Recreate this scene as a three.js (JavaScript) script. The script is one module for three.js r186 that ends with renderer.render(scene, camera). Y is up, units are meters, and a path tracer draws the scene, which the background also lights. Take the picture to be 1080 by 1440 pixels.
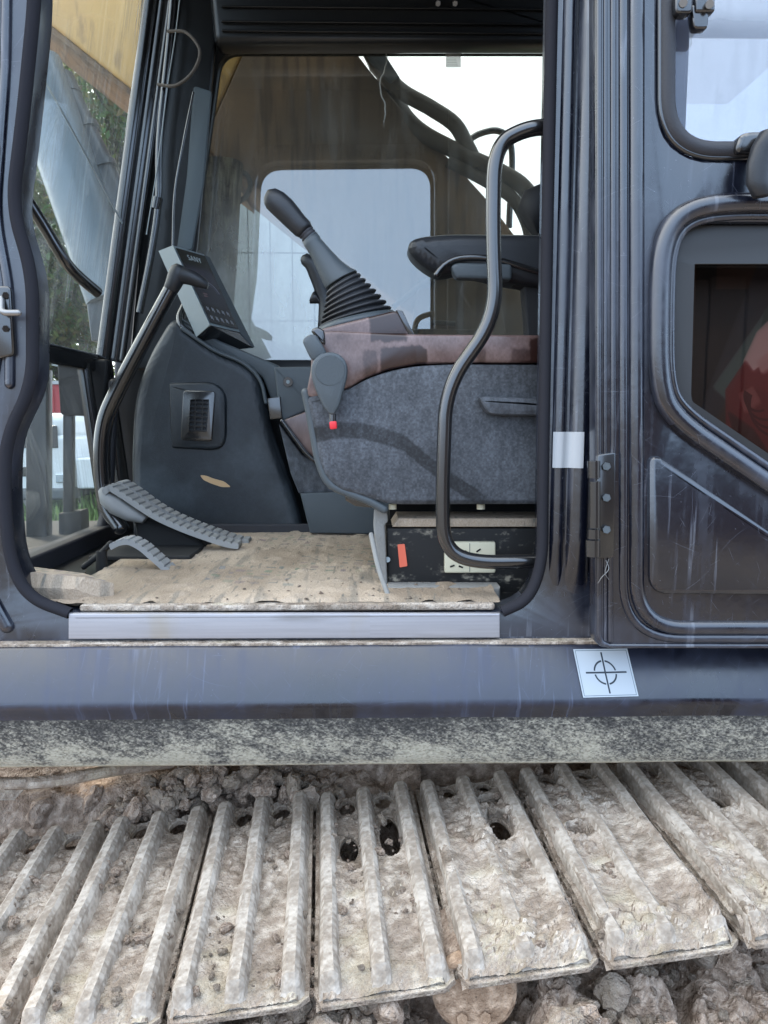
import * as THREE from 'three';
import { RoundedBoxGeometry } from 'three/addons/geometries/RoundedBoxGeometry.js';
import { ConvexGeometry } from 'three/addons/geometries/ConvexGeometry.js';
import { mergeGeometries, mergeVertices, toCreasedNormals } from 'three/addons/utils/BufferGeometryUtils.js';
import { FontLoader } from 'three/addons/loaders/FontLoader.js';
import { TextGeometry } from 'three/addons/geometries/TextGeometry.js';

// ------------------------------------------------------------------ camera, sky, sun, exposure
const V3 = (x, y, z) => new THREE.Vector3(x, y, z);
const scene = new THREE.Scene();
const camera = new THREE.PerspectiveCamera(67.18, 1080 / 1440, 0.05, 400);
camera.position.set(0, 1.6, 1.25);
const PITCH = 6.84 * Math.PI / 180, YAW = 1.06 * Math.PI / 180;
const FWD = V3(Math.sin(YAW) * Math.cos(PITCH), -Math.sin(PITCH), -Math.cos(YAW) * Math.cos(PITCH));
camera.lookAt(camera.position.clone().add(FWD));
camera.updateMatrixWorld(true);


const SUN = V3(-0.42, 0.80, -0.46).normalize();
{
  const W = 512, H = 256, d = new Float32Array(W * H * 4);
  for (let j = 0; j < H; j++) for (let i = 0; i < W; i++) {
    const el = ((j + 0.5) / H - 0.5) * Math.PI, az = ((i + 0.5) / W - 0.5) * 2 * Math.PI;
    const x = Math.cos(el) * Math.cos(az), y = Math.sin(el), z = Math.cos(el) * Math.sin(az);
    const c = x * SUN.x + y * SUN.y + z * SUN.z, t = Math.pow((1 + c) / 2, 3);
    const hz = Math.pow(1 - Math.max(y, 0), 3);
    let r = 0.95 + 2.9 * t, g = 1.42 + 2.4 * t, b = 2.15 + 1.5 * t;          // clear blue away from the sun, milky white round it
    r += 0.25 * hz; g += 0.2 * hz; b += 0.1 * hz;
    if (y < 0) { r = 0.3; g = 0.28; b = 0.26; }
    d.set([r, g, b, 1], (j * W + i) * 4);
  }
  const t = new THREE.DataTexture(d, W, H, THREE.RGBAFormat, THREE.FloatType);
  t.mapping = THREE.EquirectangularReflectionMapping; t.magFilter = THREE.LinearFilter; t.minFilter = THREE.LinearFilter; t.needsUpdate = true;
  scene.background = t; scene.environment = t;
}
const sun = new THREE.DirectionalLight(0xfff0dc, 4.4);
sun.position.copy(SUN).multiplyScalar(30); sun.castShadow = true; sun.shadow.radius = 14;
sun.shadow.mapSize.set(2048, 2048);
Object.assign(sun.shadow.camera, { left: -20, right: 20, top: 20, bottom: -20, near: 1, far: 90 });
scene.add(sun, sun.target);
const renderer = new THREE.WebGLRenderer({ antialias: true });
renderer.toneMapping = THREE.LinearToneMapping;
renderer.toneMappingExposure = 1.3;
renderer.shadowMap.enabled = true;
renderer.setSize(768, 1024);

// ------------------------------------------------------------------ helpers
let seed = 7;
const rnd = () => { seed = (seed * 1664525 + 1013904223) >>> 0; return seed / 4294967296; };
const rr = (a, b) => a + (b - a) * rnd();
// where the photograph's pixel meets an upright plane parallel to the cab's side (metres)
const FOC = 1084, RGT = V3(Math.cos(YAW), 0, Math.sin(YAW)), UPV = RGT.clone().cross(FWD);
function at(px, py, z) {
  const d = FWD.clone().addScaledVector(RGT, (px - 540) / FOC).addScaledVector(UPV, (720 - py) / FOC);
  return camera.position.clone().addScaledVector(d, (z - camera.position.z) / d.z);
}
const used = {};
function nm(n) { const k = used[n] = (used[n] ?? -1) + 1; return k ? n + '_' + String(k).padStart(3, '0') : n; }
function boxUV(g) {                                   // uv in metres, by the way each face looks
  if (g.userData.keepUV) return g;
  const h = g.index ? g.toNonIndexed() : g, p = h.attributes.position, n = h.attributes.position.count, uv = new Float32Array(n * 2);
  const a = V3(), b = V3(), c = V3(), e = V3();
  for (let i = 0; i < n; i += 3) {
    a.fromBufferAttribute(p, i); b.fromBufferAttribute(p, i + 1); c.fromBufferAttribute(p, i + 2);
    e.subVectors(b, a).cross(c.clone().sub(a));
    const ax = Math.abs(e.x), ay = Math.abs(e.y), az = Math.abs(e.z);
    for (let k = 0; k < 3; k++) {
      const x = p.getX(i + k), y = p.getY(i + k), z = p.getZ(i + k);
      if (az >= ax && az >= ay) uv.set([x, y], (i + k) * 2); else if (ax >= ay) uv.set([z, y], (i + k) * 2); else uv.set([x, z], (i + k) * 2);
    }
  }
  h.setAttribute('uv', new THREE.BufferAttribute(uv, 2));
  return h;
}
function prep(gs) {
  gs = (Array.isArray(gs) ? gs : [gs]).map((g) => {
    const k = g.userData.keepUV; let h = g.index ? g.toNonIndexed() : g;
    if (!k) h = boxUV(h);
    if (!h.attributes.normal) h.computeVertexNormals();
    for (const n of Object.keys(h.attributes)) if (!['position', 'normal', 'uv'].includes(n)) h.deleteAttribute(n);
    h.morphAttributes = {}; h.userData = {};
    return h;
  });
  return gs.length > 1 ? mergeGeometries(gs) : gs[0];
}
function mesh(name, gs, mat, parent, extra) {
  const m = new THREE.Mesh(prep(gs), mat); m.name = nm(name); m.castShadow = m.receiveShadow = true;
  parent.add(m); if (extra) Object.assign(m.userData, extra); return m;
}
function thing(name, label, category, pos, group) {
  const o = new THREE.Group(); o.name = nm(name); if (pos) o.position.copy(pos); scene.add(o);
  o.userData = { label, category }; if (group) o.userData.group = group; return o;
}
function grp(name, parent, label) { const o = new THREE.Group(); o.name = nm(name); parent.add(o); if (label) o.userData.label = label; return o; }

function roundShape(pts, r = 0) {                     // pts: Vector2/3 list, r: number or list
  const s = new THREE.Shape(), n = pts.length;
  for (let i = 0; i < n; i++) {
    const p = pts[i], a = pts[(i + n - 1) % n], b = pts[(i + 1) % n], R = Array.isArray(r) ? r[i] ?? 0 : r;
    const la = Math.hypot(a.x - p.x, a.y - p.y), lb = Math.hypot(b.x - p.x, b.y - p.y);
    const ka = Math.min(R, la * 0.49) / la, kb = Math.min(R, lb * 0.49) / lb;
    const x0 = p.x + (a.x - p.x) * ka, y0 = p.y + (a.y - p.y) * ka;
    if (i === 0) s.moveTo(x0, y0); else s.lineTo(x0, y0);
    if (R > 0) s.quadraticCurveTo(p.x, p.y, p.x + (b.x - p.x) * kb, p.y + (b.y - p.y) * kb);
  }
  s.closePath(); return s;
}
const onPlane = (list, z) => list.map(([x, y]) => at(x, y, z));
// a plate cut from a pixel outline on the plane z, its front face at z
function plate(list, z, thick, { r = 0, bevel = 0, holes = [], seg = 3, curve = 8 } = {}) {
  const s = roundShape(onPlane(list, z), r);
  for (const h of holes) s.holes.push(roundShape(onPlane(h.pts, z), h.r ?? 0));
  const b = bevel > 0, d = Math.max(thick - (b ? 2 * bevel : 0), 0.0005);
  let g = new THREE.ExtrudeGeometry(s, { depth: d, bevelEnabled: b, bevelThickness: bevel, bevelSize: bevel, bevelOffset: -bevel, bevelSegments: seg, curveSegments: curve });
  g.translate(0, 0, z - d - bevel);
  if (b) g = toCreasedNormals(g, 0.7);
  return g;
}
class Path extends THREE.CurvePath {}
function bentPath(pts, rad, closed = false) {
  const c = new THREE.CurvePath(), n = pts.length; let last = null, first = null;
  const q = (i) => pts[(i + n) % n];
  for (let i = 0; i < n; i++) {
    if (!closed && (i === 0 || i === n - 1)) { if (last) c.add(new THREE.LineCurve3(last, q(i))); last = q(i).clone(); first ??= last; continue; }
    const p = q(i), a = q(i - 1), b = q(i + 1), R = Array.isArray(rad) ? rad[i] : rad;
    const A = p.clone().lerp(a, Math.min(R / p.distanceTo(a), 0.49)), B = p.clone().lerp(b, Math.min(R / p.distanceTo(b), 0.49));
    if (last) c.add(new THREE.LineCurve3(last, A)); first ??= A;
    c.add(new THREE.QuadraticBezierCurve3(A, p, B)); last = B;
  }
  if (closed) c.add(new THREE.LineCurve3(last, first));
  return c;
}
function bar(pts, r, bend = 0.05, { seg = 0, sides = 12, closed = false, cap = true } = {}) {
  const c = bentPath(pts, bend, closed), L = c.getLength();
  const g = [new THREE.TubeGeometry(c, seg || Math.max(24, Math.min(220, Math.round(L / 0.012))), r, sides, false)];
  if (cap && !closed) for (const e of [pts[0], pts[pts.length - 1]]) g.push(new THREE.SphereGeometry(r, sides, 8).translate(e.x, e.y, e.z));
  return mergeGeometries(g.map((k) => k.toNonIndexed()));
}
function hose(pts, r, sides = 10) {
  return new THREE.TubeGeometry(new THREE.CatmullRomCurve3(pts, false, 'centripetal'), 60, r, sides, false);
}
function rod(a, b, r0, r1 = r0, sides = 20) {
  const g = new THREE.CylinderGeometry(r1, r0, a.distanceTo(b), sides, 1), m = new THREE.Matrix4();
  const q = new THREE.Quaternion().setFromUnitVectors(V3(0, 1, 0), b.clone().sub(a).normalize());
  m.compose(a.clone().lerp(b, 0.5), q, V3(1, 1, 1)); return g.applyMatrix4(m);
}
function box(cx, cy, cz, w, h, d, r = 0.004) { return new RoundedBoxGeometry(w, h, d, 2, Math.min(r, w / 2.01, h / 2.01, d / 2.01)).translate(cx, cy, cz); }
// rings of an elliptic cross-section round a bent axis
function loft(rings, sides = 28, caps = true) {
  const pos = [], idx = [], n = rings.length;
  for (const { c, axis, rx, rz } of rings) {
    const a = axis.clone().normalize(), s = V3(0, 0, 1).addScaledVector(a, -a.z).normalize(), t = a.clone().cross(s);
    for (let k = 0; k < sides; k++) { const f = k / sides * 2 * Math.PI, p = c.clone().addScaledVector(t, Math.cos(f) * rx).addScaledVector(s, Math.sin(f) * (rz ?? rx)); pos.push(p.x, p.y, p.z); }
  }
  for (let i = 0; i < n - 1; i++) for (let k = 0; k < sides; k++) { const a = i * sides + k, b = i * sides + (k + 1) % sides; idx.push(a, b, a + sides, b, b + sides, a + sides); }
  if (caps) for (const [i, flip] of [[0, true], [n - 1, false]]) { const m = pos.length / 3; pos.push(...rings[i].c.toArray()); for (let k = 0; k < sides; k++) { const a = i * sides + k, b = i * sides + (k + 1) % sides; idx.push(...(flip ? [m, b, a] : [m, a, b])); } }
  const g = new THREE.BufferGeometry(); g.setAttribute('position', new THREE.Float32BufferAttribute(pos, 3)); g.setIndex(idx); g.computeVertexNormals();
  return g;
}
function sheet(pts4, name) {                          // a flat quad TL TR BR BL with uv 0..1
  const g = new THREE.BufferGeometry(), [a, b, c, d] = pts4;
  g.setAttribute('position', new THREE.Float32BufferAttribute([...d.toArray(), ...c.toArray(), ...b.toArray(), ...d.toArray(), ...b.toArray(), ...a.toArray()], 3));
  g.setAttribute('uv', new THREE.Float32BufferAttribute([0, 0, 1, 0, 1, 1, 0, 0, 1, 1, 0, 1], 2));
  g.computeVertexNormals(); g.userData.keepUV = true; return g;
}
// uv running 0..1 over a pixel box on the plane z
function fitUV(g, x0, y0, x1, y1, z) {
  g = g.index ? g.toNonIndexed() : g; const A = at(x0, y1, z), B = at(x1, y0, z), p = g.attributes.position, uv = new Float32Array(p.count * 2);
  for (let i = 0; i < p.count; i++) uv.set([(p.getX(i) - A.x) / (B.x - A.x), (p.getY(i) - A.y) / (B.y - A.y)], i * 2);
  g.setAttribute('uv', new THREE.BufferAttribute(uv, 2)); g.userData.keepUV = true; return g;
}

// ------------------------------------------------------------------ noise and textures
const HASH = new Float32Array(65536); { let s = 12345; for (let i = 0; i < 65536; i++) { s = (s * 1664525 + 1013904223) >>> 0; HASH[i] = s / 4294967296; } }
const hash2 = (i, j, k = 0) => HASH[((i * 73856093) ^ (j * 19349663) ^ (k * 83492791)) & 65535];
function vn(x, y, per = 0, k = 0) {
  const i = Math.floor(x), j = Math.floor(y), w = (q) => per ? ((q % per) + per) % per : q;
  let fx = x - i, fy = y - j; fx = fx * fx * (3 - 2 * fx); fy = fy * fy * (3 - 2 * fy);
  const a = hash2(w(i), w(j), k), b = hash2(w(i + 1), w(j), k), c = hash2(w(i), w(j + 1), k), d = hash2(w(i + 1), w(j + 1), k);
  return a + (b - a) * fx + (c - a) * fy + (a - b - c + d) * fx * fy;
}
function fbm(x, y, oct = 4, per = 0, k = 0) { let s = 0, a = 0.5, t = 0; for (let o = 0; o < oct; o++) { s += a * vn(x, y, per, k + o); t += a; a *= 0.5; x *= 2; y *= 2; per *= 2; } return s / t; }
function cells(x, y, k = 0) {                         // distance to the nearest scattered point, and that point's own number
  const i = Math.floor(x), j = Math.floor(y); let best = 9, id = 0;
  for (let a = -1; a <= 1; a++) for (let b = -1; b <= 1; b++) {
    const px = i + a + hash2(i + a, j + b, k), py = j + b + hash2(i + a, j + b, k + 7), d = Math.hypot(px - x, py - y);
    if (d < best) { best = d; id = hash2(i + a, j + b, k + 13); }
  }
  return [best, id];
}
const sm = (a, b, x) => { const t = Math.min(1, Math.max(0, (x - a) / (b - a))); return t * t * (3 - 2 * t); };
function tex(size, fn, { srgb = true, metres = 1, h = size } = {}) {
  const d = new Uint8Array(size * h * 4);
  for (let j = 0; j < h; j++) for (let i = 0; i < size; i++) {
    const c = fn(i / size, j / h), o = (j * size + i) * 4;
    if (typeof c === 'number') d[o] = d[o + 1] = d[o + 2] = Math.max(0, Math.min(255, c * 255)); else for (let k = 0; k < 3; k++) d[o + k] = Math.max(0, Math.min(255, c[k]));
    d[o + 3] = 255;
  }
  const t = new THREE.DataTexture(d, size, h); t.wrapS = t.wrapT = THREE.RepeatWrapping; t.magFilter = THREE.LinearFilter; t.minFilter = THREE.LinearFilter;
  if (srgb) t.colorSpace = THREE.SRGBColorSpace; t.repeat.set(1 / metres, 1 / metres); t.needsUpdate = true; return t;
}
function canvasTex(w, h, draw, { srgb = true, metres = 0 } = {}) {
  const c = document.createElement('canvas'); c.width = w; c.height = h; draw(c.getContext('2d'), w, h);
  const t = new THREE.CanvasTexture(c); if (srgb) t.colorSpace = THREE.SRGBColorSpace; t.wrapS = t.wrapT = THREE.RepeatWrapping; if (metres) t.repeat.set(1 / metres, 1 / metres); return t;
}
const mix3 = (a, b, t) => [a[0] + (b[0] - a[0]) * t, a[1] + (b[1] - a[1]) * t, a[2] + (b[2] - a[2]) * t];
// black paint under a film of dust, with wiped places, run marks and scratches
function scratchMask(n, len, sd, w = 1) {
  const S = 1024, m = new Float32Array(S * S); let s = sd; const q = () => { s = (s * 1664525 + 1013904223) >>> 0; return s / 4294967296; };
  for (let i = 0; i < n; i++) {
    let x = q() * S, y = q() * S, a = q() * 6.28; const L = len * (0.2 + q() * 1.4), bend = (q() - 0.5) * 0.01, v = 0.3 + 0.7 * q();
    for (let k = 0; k < L; k++) { x += Math.cos(a); y += Math.sin(a); a += bend; const o = ((Math.floor(y) & 1023) * S) + (Math.floor(x) & 1023); m[o] = Math.max(m[o], v * Math.sin(Math.PI * k / L)); }
  }
  return (u, v) => m[(Math.floor(v * S) & 1023) * S + (Math.floor(u * S) & 1023)];
}
const scr1 = scratchMask(150, 110, 3), scr2 = scratchMask(420, 40, 9);
const specks = scratchMask(500, 3, 21);
function dustAmount(u, v) {
  const a = fbm(u * 4, v * 4, 5, 4, 1), streak = fbm(u * 48, v * 3, 3, 48, 5), f = fbm(u * 60, v * 60, 2, 60, 9);
  return Math.max(0, Math.min(1, sm(0.42, 0.8, a) * 0.65 + sm(0.5, 0.85, streak) * 0.22 + (f - 0.5) * 0.18));
}
const T = {};
T.paint = tex(1024, (u, v) => { const d = dustAmount(u, v); let c = mix3([14, 17, 29], [78, 87, 106], d * 0.75); const rub = sm(0.66, 0.8, fbm(u * 90, v * 5, 3, 0, 231)) * sm(0.45, 0.7, fbm(u * 6, v * 6, 3, 6, 235)); c = mix3(c, [166, 170, 174], Math.min(1, scr1(u, v) * 0.5 + scr2(u, v) * 0.38 + specks(u, v) * 0.9 + rub * 0.42)); return c; }, { metres: 0.62 });
T.paintRough = tex(1024, (u, v) => 0.2 + 0.5 * dustAmount(u, v) + 0.15 * scr2(u, v), { srgb: false, metres: 0.62 });
T.plastic = tex(1024, (u, v) => { const d = fbm(u * 5, v * 5, 5, 5, 31), f = fbm(u * 90, v * 90, 2, 90, 33); let c = mix3([38, 43, 48], [84, 93, 100], sm(0.35, 0.85, d) * 0.6 + (f - 0.5) * 0.15); return mix3(c, [110, 112, 112], scr2(u, v) * 0.18 + specks(u, v) * 0.3); }, { metres: 0.5 });
T.fineBump = tex(512, (u, v) => fbm(u * 128, v * 128, 2, 128, 41), { srgb: false, metres: 0.12 });
T.softBump = tex(512, (u, v) => fbm(u * 6, v * 6, 5, 6, 44), { srgb: false, metres: 0.4 });
T.mud = tex(1024, (u, v) => {
  const a = fbm(u * 5, v * 5, 5, 5, 51), b = fbm(u * 40, v * 40, 4, 40, 55), c = fbm(u * 17, v * 17, 3, 17, 59);
  let k = mix3([146, 131, 117], [192, 180, 166], sm(0.3, 0.72, a * 0.6 + b * 0.4)); k = mix3(k, [104, 92, 79], sm(0.56, 0.76, c) * 0.5); k = mix3(k, [186, 176, 150], sm(0.62, 0.85, fbm(u * 9, v * 9, 3, 9, 67)) * 0.4);
  const f = hash2(Math.floor(u * 1024), Math.floor(v * 1024), 9) - 0.5, g = (b - 0.5) * 40 + f * 34; return [k[0] + g, k[1] + g, k[2] + g];
}, { metres: 0.55 });
T.worn = tex(512, (u, v) => { const a = fbm(u * 8, v * 8, 5, 8, 53), b = fbm(u * 60, v * 60, 3, 60, 57); const k = mix3([150, 138, 125], [190, 180, 168], sm(0.3, 0.7, 0.6 * a + 0.4 * b)), g = (b - 0.5) * 26; return [k[0] + g, k[1] + g, k[2] + g]; }, { metres: 0.4 });
T.mudBump = tex(1024, (u, v) => 0.6 * fbm(u * 44, v * 44, 4, 44, 61) + 0.4 * fbm(u * 150, v * 150, 2, 150, 63), { srgb: false, metres: 0.4 });
T.soil = tex(1024, (u, v) => {
  const a = fbm(u * 6, v * 6, 5, 6, 71), b = fbm(u * 50, v * 50, 4, 50, 75);
  const k = mix3([146, 127, 111], [192, 173, 156], sm(0.3, 0.72, a * 0.5 + b * 0.5)), g = (b - 0.5) * 44 + (hash2(Math.floor(u * 1024), Math.floor(v * 1024), 4) - 0.5) * 30; return [k[0] + g, k[1] + g, k[2] + g];
}, { metres: 0.5 });
// far pane: thin dust, thick and streaked at its lower front corner, a thread-like run down the middle (uv over the pane)
T.farDust = tex(1024, (u, v) => {
  const st = fbm(u * 90, v * 5, 4, 0, 241), b = fbm(u * 7, v * 7, 4, 0, 245);
  const corner = sm(0.34, 0.05, u) * sm(0.75, 0.05, v) * (0.35 + 0.9 * (fbm(u * 60, v * 12, 4, 0, 249) - 0.2)), foot = sm(0.10, 0.0, v) * 0.5;
  const x = u - 0.285 - 0.004 * (fbm(v * 14, 3, 3, 0, 251) - 0.5) * 4, thread = Math.exp(-x * x / 4e-7) * sm(0.72, 0.78, v) * 0.8;
  return 1 - Math.min(0.75, 0.05 * sm(0.5, 0.8, st) + 0.04 * sm(0.4, 0.8, b) + 0.75 * corner + foot + thread + 0.03);
}, { srgb: false });
// splashed dry mud, thicker towards the lower edge (v = 0): skirt below the step
T.splash = tex(2048, (u, v) => {
  const n = fbm(u * 190 + v * 14, v * 20, 3, 0, 81), n2 = fbm(u * 420, v * 46, 2, 0, 85), big = fbm(u * 9, v * 1.4, 4, 0, 88), patch = sm(0.5, 0.72, fbm(u * 14 + 3, v * 2, 3, 0, 91)) * sm(0.75, 0.1, v);
  let k = 0.42 * n + 0.42 * n2 + 0.12 + 0.42 * (big - 0.5) + 0.25 * (fbm((u + v * 0.03) * 40, v * 3, 3, 0, 93) - 0.5) + 0.42 * (0.5 - v) + patch * 0.3;
  k += 0.34 * (hash2(Math.floor(u * 2048), Math.floor(v * 512), 2) - 0.5); k = sm(0.28, 0.9, k); let c = mix3([62, 60, 59], [182, 175, 157], k); c = mix3(c, [205, 202, 186], sm(0.05, 0.0, v) * 0.8);
  const g = (n2 - 0.5) * 40; return [c[0] + g, c[1] + g, c[2] + g];
}, { h: 512 });
// floor mat, worn and caked, a few prints of boots
T.mat = canvasTex(1024, 512, (g, w, h) => {
  const im = g.createImageData(w, h);
  for (let j = 0; j < h; j++) for (let i = 0; i < w; i++) {
    const u = i / w, v = j / h, a = fbm(u * 7, v * 4, 5, 0, 101), b = fbm(u * 120, v * 26, 3, 0, 104), e = fbm(u * 40, v * 5, 3, 0, 107);
    let c = mix3([184, 166, 146], [150, 133, 114], sm(0.35, 0.75, a)); c = mix3(c, [110, 106, 98], sm(0.66, 0.82, b) * 0.55 + sm(0.64, 0.8, e) * 0.45); const n = (hash2(i, j, 3) - 0.5) * 26;
    im.data.set([c[0] + n, c[1] + n, c[2] + n, 255], (j * w + i) * 4);
  }
  g.putImageData(im, 0, 0);
  let s = 77; const q = () => { s = (s * 1664525 + 1013904223) >>> 0; return s / 4294967296; };
  for (const [cx, cy, an] of [[470, 150, 0.15], [640, 330, 0.05], [730, 210, -0.1], [430, 390, 0.1], [860, 380, 0]]) {
    g.save(); g.translate(cx, cy); g.rotate(an);
    for (let k = 0; k < 30; k++) { g.fillStyle = `rgba(${70 + q() * 30},${78 + q() * 40},${82 + q() * 30},${0.12 + 0.3 * q()})`; g.fillRect(-120 + (k % 6) * 40 + q() * 14, -46 + Math.floor(k / 6) * 20 + q() * 6, 10 + q() * 18, 5 + q() * 8); }
    g.restore();
  }
});
T.plinth = tex(512, (u, v) => { const a = fbm(u * 6, v * 14, 5, 0, 117), b = fbm(u * 40, v * 60, 3, 0, 119); return mix3([20, 19, 19], [150, 142, 126], sm(0.56, 0.82, a * 0.6 + b * 0.4)); }, { metres: 0.3 });
T.alu = tex(1024, (u, v) => { const a = fbm(u * 6, v * 40, 4, 0, 121), b = fbm(u * 6, v * 260, 3, 0, 125); let c = mix3([172, 172, 178], [136, 134, 134], sm(0.45, 0.85, a) * 0.6); c = mix3(c, [168, 158, 140], sm(0.55, 0.85, fbm(u * 12, v * 3, 4, 0, 129)) * 0.5); const g = (b - 0.5) * 16; return [c[0] + g, c[1] + g, c[2] + g]; }, { metres: 0.7 });
// side of the seat console: dust wiped off along an arc
T.console = canvasTex(1024, 640, (g, w, h) => {
  const im = g.createImageData(w, h), arc = (x) => 300 - 95 * Math.exp(-Math.pow((x - 180) / 260, 2)) + Math.max(0, x - 420) * 0.62;
  for (let j = 0; j < h; j++) for (let i = 0; i < w; i++) {
    const u = i / w, v = j / h, a = fbm(u * 5, v * 4, 4, 0, 141), b = fbm(u * 130, v * 80, 3, 0, 144), e = fbm(u * 60, v * 14, 3, 0, 149);
    let k = 0.5 + 0.28 * (a - 0.5) + 0.5 * (b - 0.5) + 0.3 * (e - 0.5) + 0.2 * (hash2(i, j, 5) - 0.5);
    const d = j - (arc(i) + 108); k -= 0.38 * sm(-42, -26, d) * sm(40, 26, d) * sm(900, 640, i);
    k -= 0.25 * sm(0.62, 1, u) * (1 - v);
    k = Math.max(0, Math.min(1, k));
    const c = mix3([32, 34, 38], [122, 128, 137], k); im.data.set([c[0], c[1], c[2], 255], (j * w + i) * 4);
  }
  g.putImageData(im, 0, 0);
});
// brown plastic trim under an uneven dry film of dust
T.film = canvasTex(1024, 256, (g, w, h) => {
  const im = g.createImageData(w, h);
  for (let j = 0; j < h; j++) for (let i = 0; i < w; i++) {
    const u = i / w, v = j / h, a = fbm(u * 7, v * 3, 4, 0, 161), b = fbm(u * 150, v * 40, 2, 0, 165);
    let k = 0.6 + 0.8 * (a - 0.5) + 0.25 * (b - 0.5);
    const wi = i + 26 * (fbm(u * 30, v * 9, 3, 0, 169) - 0.5), wj = j + 26 * (fbm(u * 26, v * 8, 3, 0, 173) - 0.5);
    const wiped = (x0, x1, y0, y1) => sm(x0 - 12, x0 + 4, wi) * sm(x1 + 12, x1 - 4, wi) * sm(y0 - 12, y0, wj) * sm(y1 + 12, y1, wj);
    k -= 0.75 * Math.max(wiped(325, 510, 120, 256), wiped(280, 430, 0, 92) * 0.9, wiped(250, 300, 130, 190) * 0.5, wiped(700, 960, 120, 256) * 0.55 * sm(0.3, 0.6, vn(u * 30, v * 4, 0, 3)), wiped(960, 1024, 100, 256));
    const c = mix3([48, 27, 22], [146, 124, 120], Math.max(0, Math.min(1, k))); im.data.set([c[0], c[1], c[2], 255], (j * w + i) * 4);
  }
  g.putImageData(im, 0, 0);
});
T.glassDust = tex(1024, (u, v) => { const a = fbm(u * 40, v * 2.5, 4, 0, 181), b = fbm(u * 6, v * 6, 4, 6, 185), s = specks(u, v); return 1 - Math.min(0.6, 0.06 * sm(0.5, 0.85, a) + 0.05 * sm(0.4, 0.9, b) + 0.12 * s + 0.005); }, { srgb: false, metres: 1.1 });
T.glassDusty = tex(1024, (u, v) => { const a = fbm(u * 70, v * 4, 4, 0, 191), b = fbm(u * 5, v * 5, 5, 5, 195), s = specks(u, v); return 1 - Math.min(0.8, 0.05 + 0.26 * sm(0.5, 0.8, a) * sm(0.3, 0.7, b) + 0.07 * sm(0.45, 0.8, b) + 0.2 * s); }, { srgb: false, metres: 0.9 });
T.boom = tex(1024, (u, v) => { const a = fbm(u * 5, v * 5, 5, 5, 201), b = fbm(u * 70, v * 20, 3, 0, 205); let c = mix3([248, 203, 126], [230, 186, 124], sm(0.4, 0.8, a) * 0.8); c = mix3(c, [150, 122, 92], sm(0.62, 0.85, b) * 0.4); return c; }, { metres: 1.6 });
T.boomFoot = tex(1024, (u, v) => { const a = fbm(u * 5, v * 5, 5, 5, 205), b = fbm(u * 90, v * 8, 3, 0, 208); return mix3(mix3([158, 128, 98], [124, 106, 88], sm(0.3, 0.7, a)), [92, 76, 62], sm(0.5, 0.8, b) * 0.6); }, { metres: 1.6 });  // browned boom colour carrying the shade near the cab and underneath
T.bark = tex(512, (u, v) => { const a = fbm(u * 40, v * 5, 4, 40, 211), b = fbm(u * 10, v * 6, 4, 10, 214); return mix3([70, 62, 52], [170, 164, 142], sm(0.3, 0.7, a * 0.6 + b * 0.4)); }, { metres: 0.4 });
T.ground = tex(1024, (u, v) => { const a = fbm(u * 8, v * 8, 5, 8, 221), b = fbm(u * 90, v * 90, 3, 90, 225), k = mix3([70, 66, 60], [106, 99, 90], sm(0.3, 0.7, a * 0.6 + b * 0.4)); const g = (b - 0.5) * 36; return [k[0] + g, k[1] + g, k[2] + g]; }, { metres: 6 });

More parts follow.
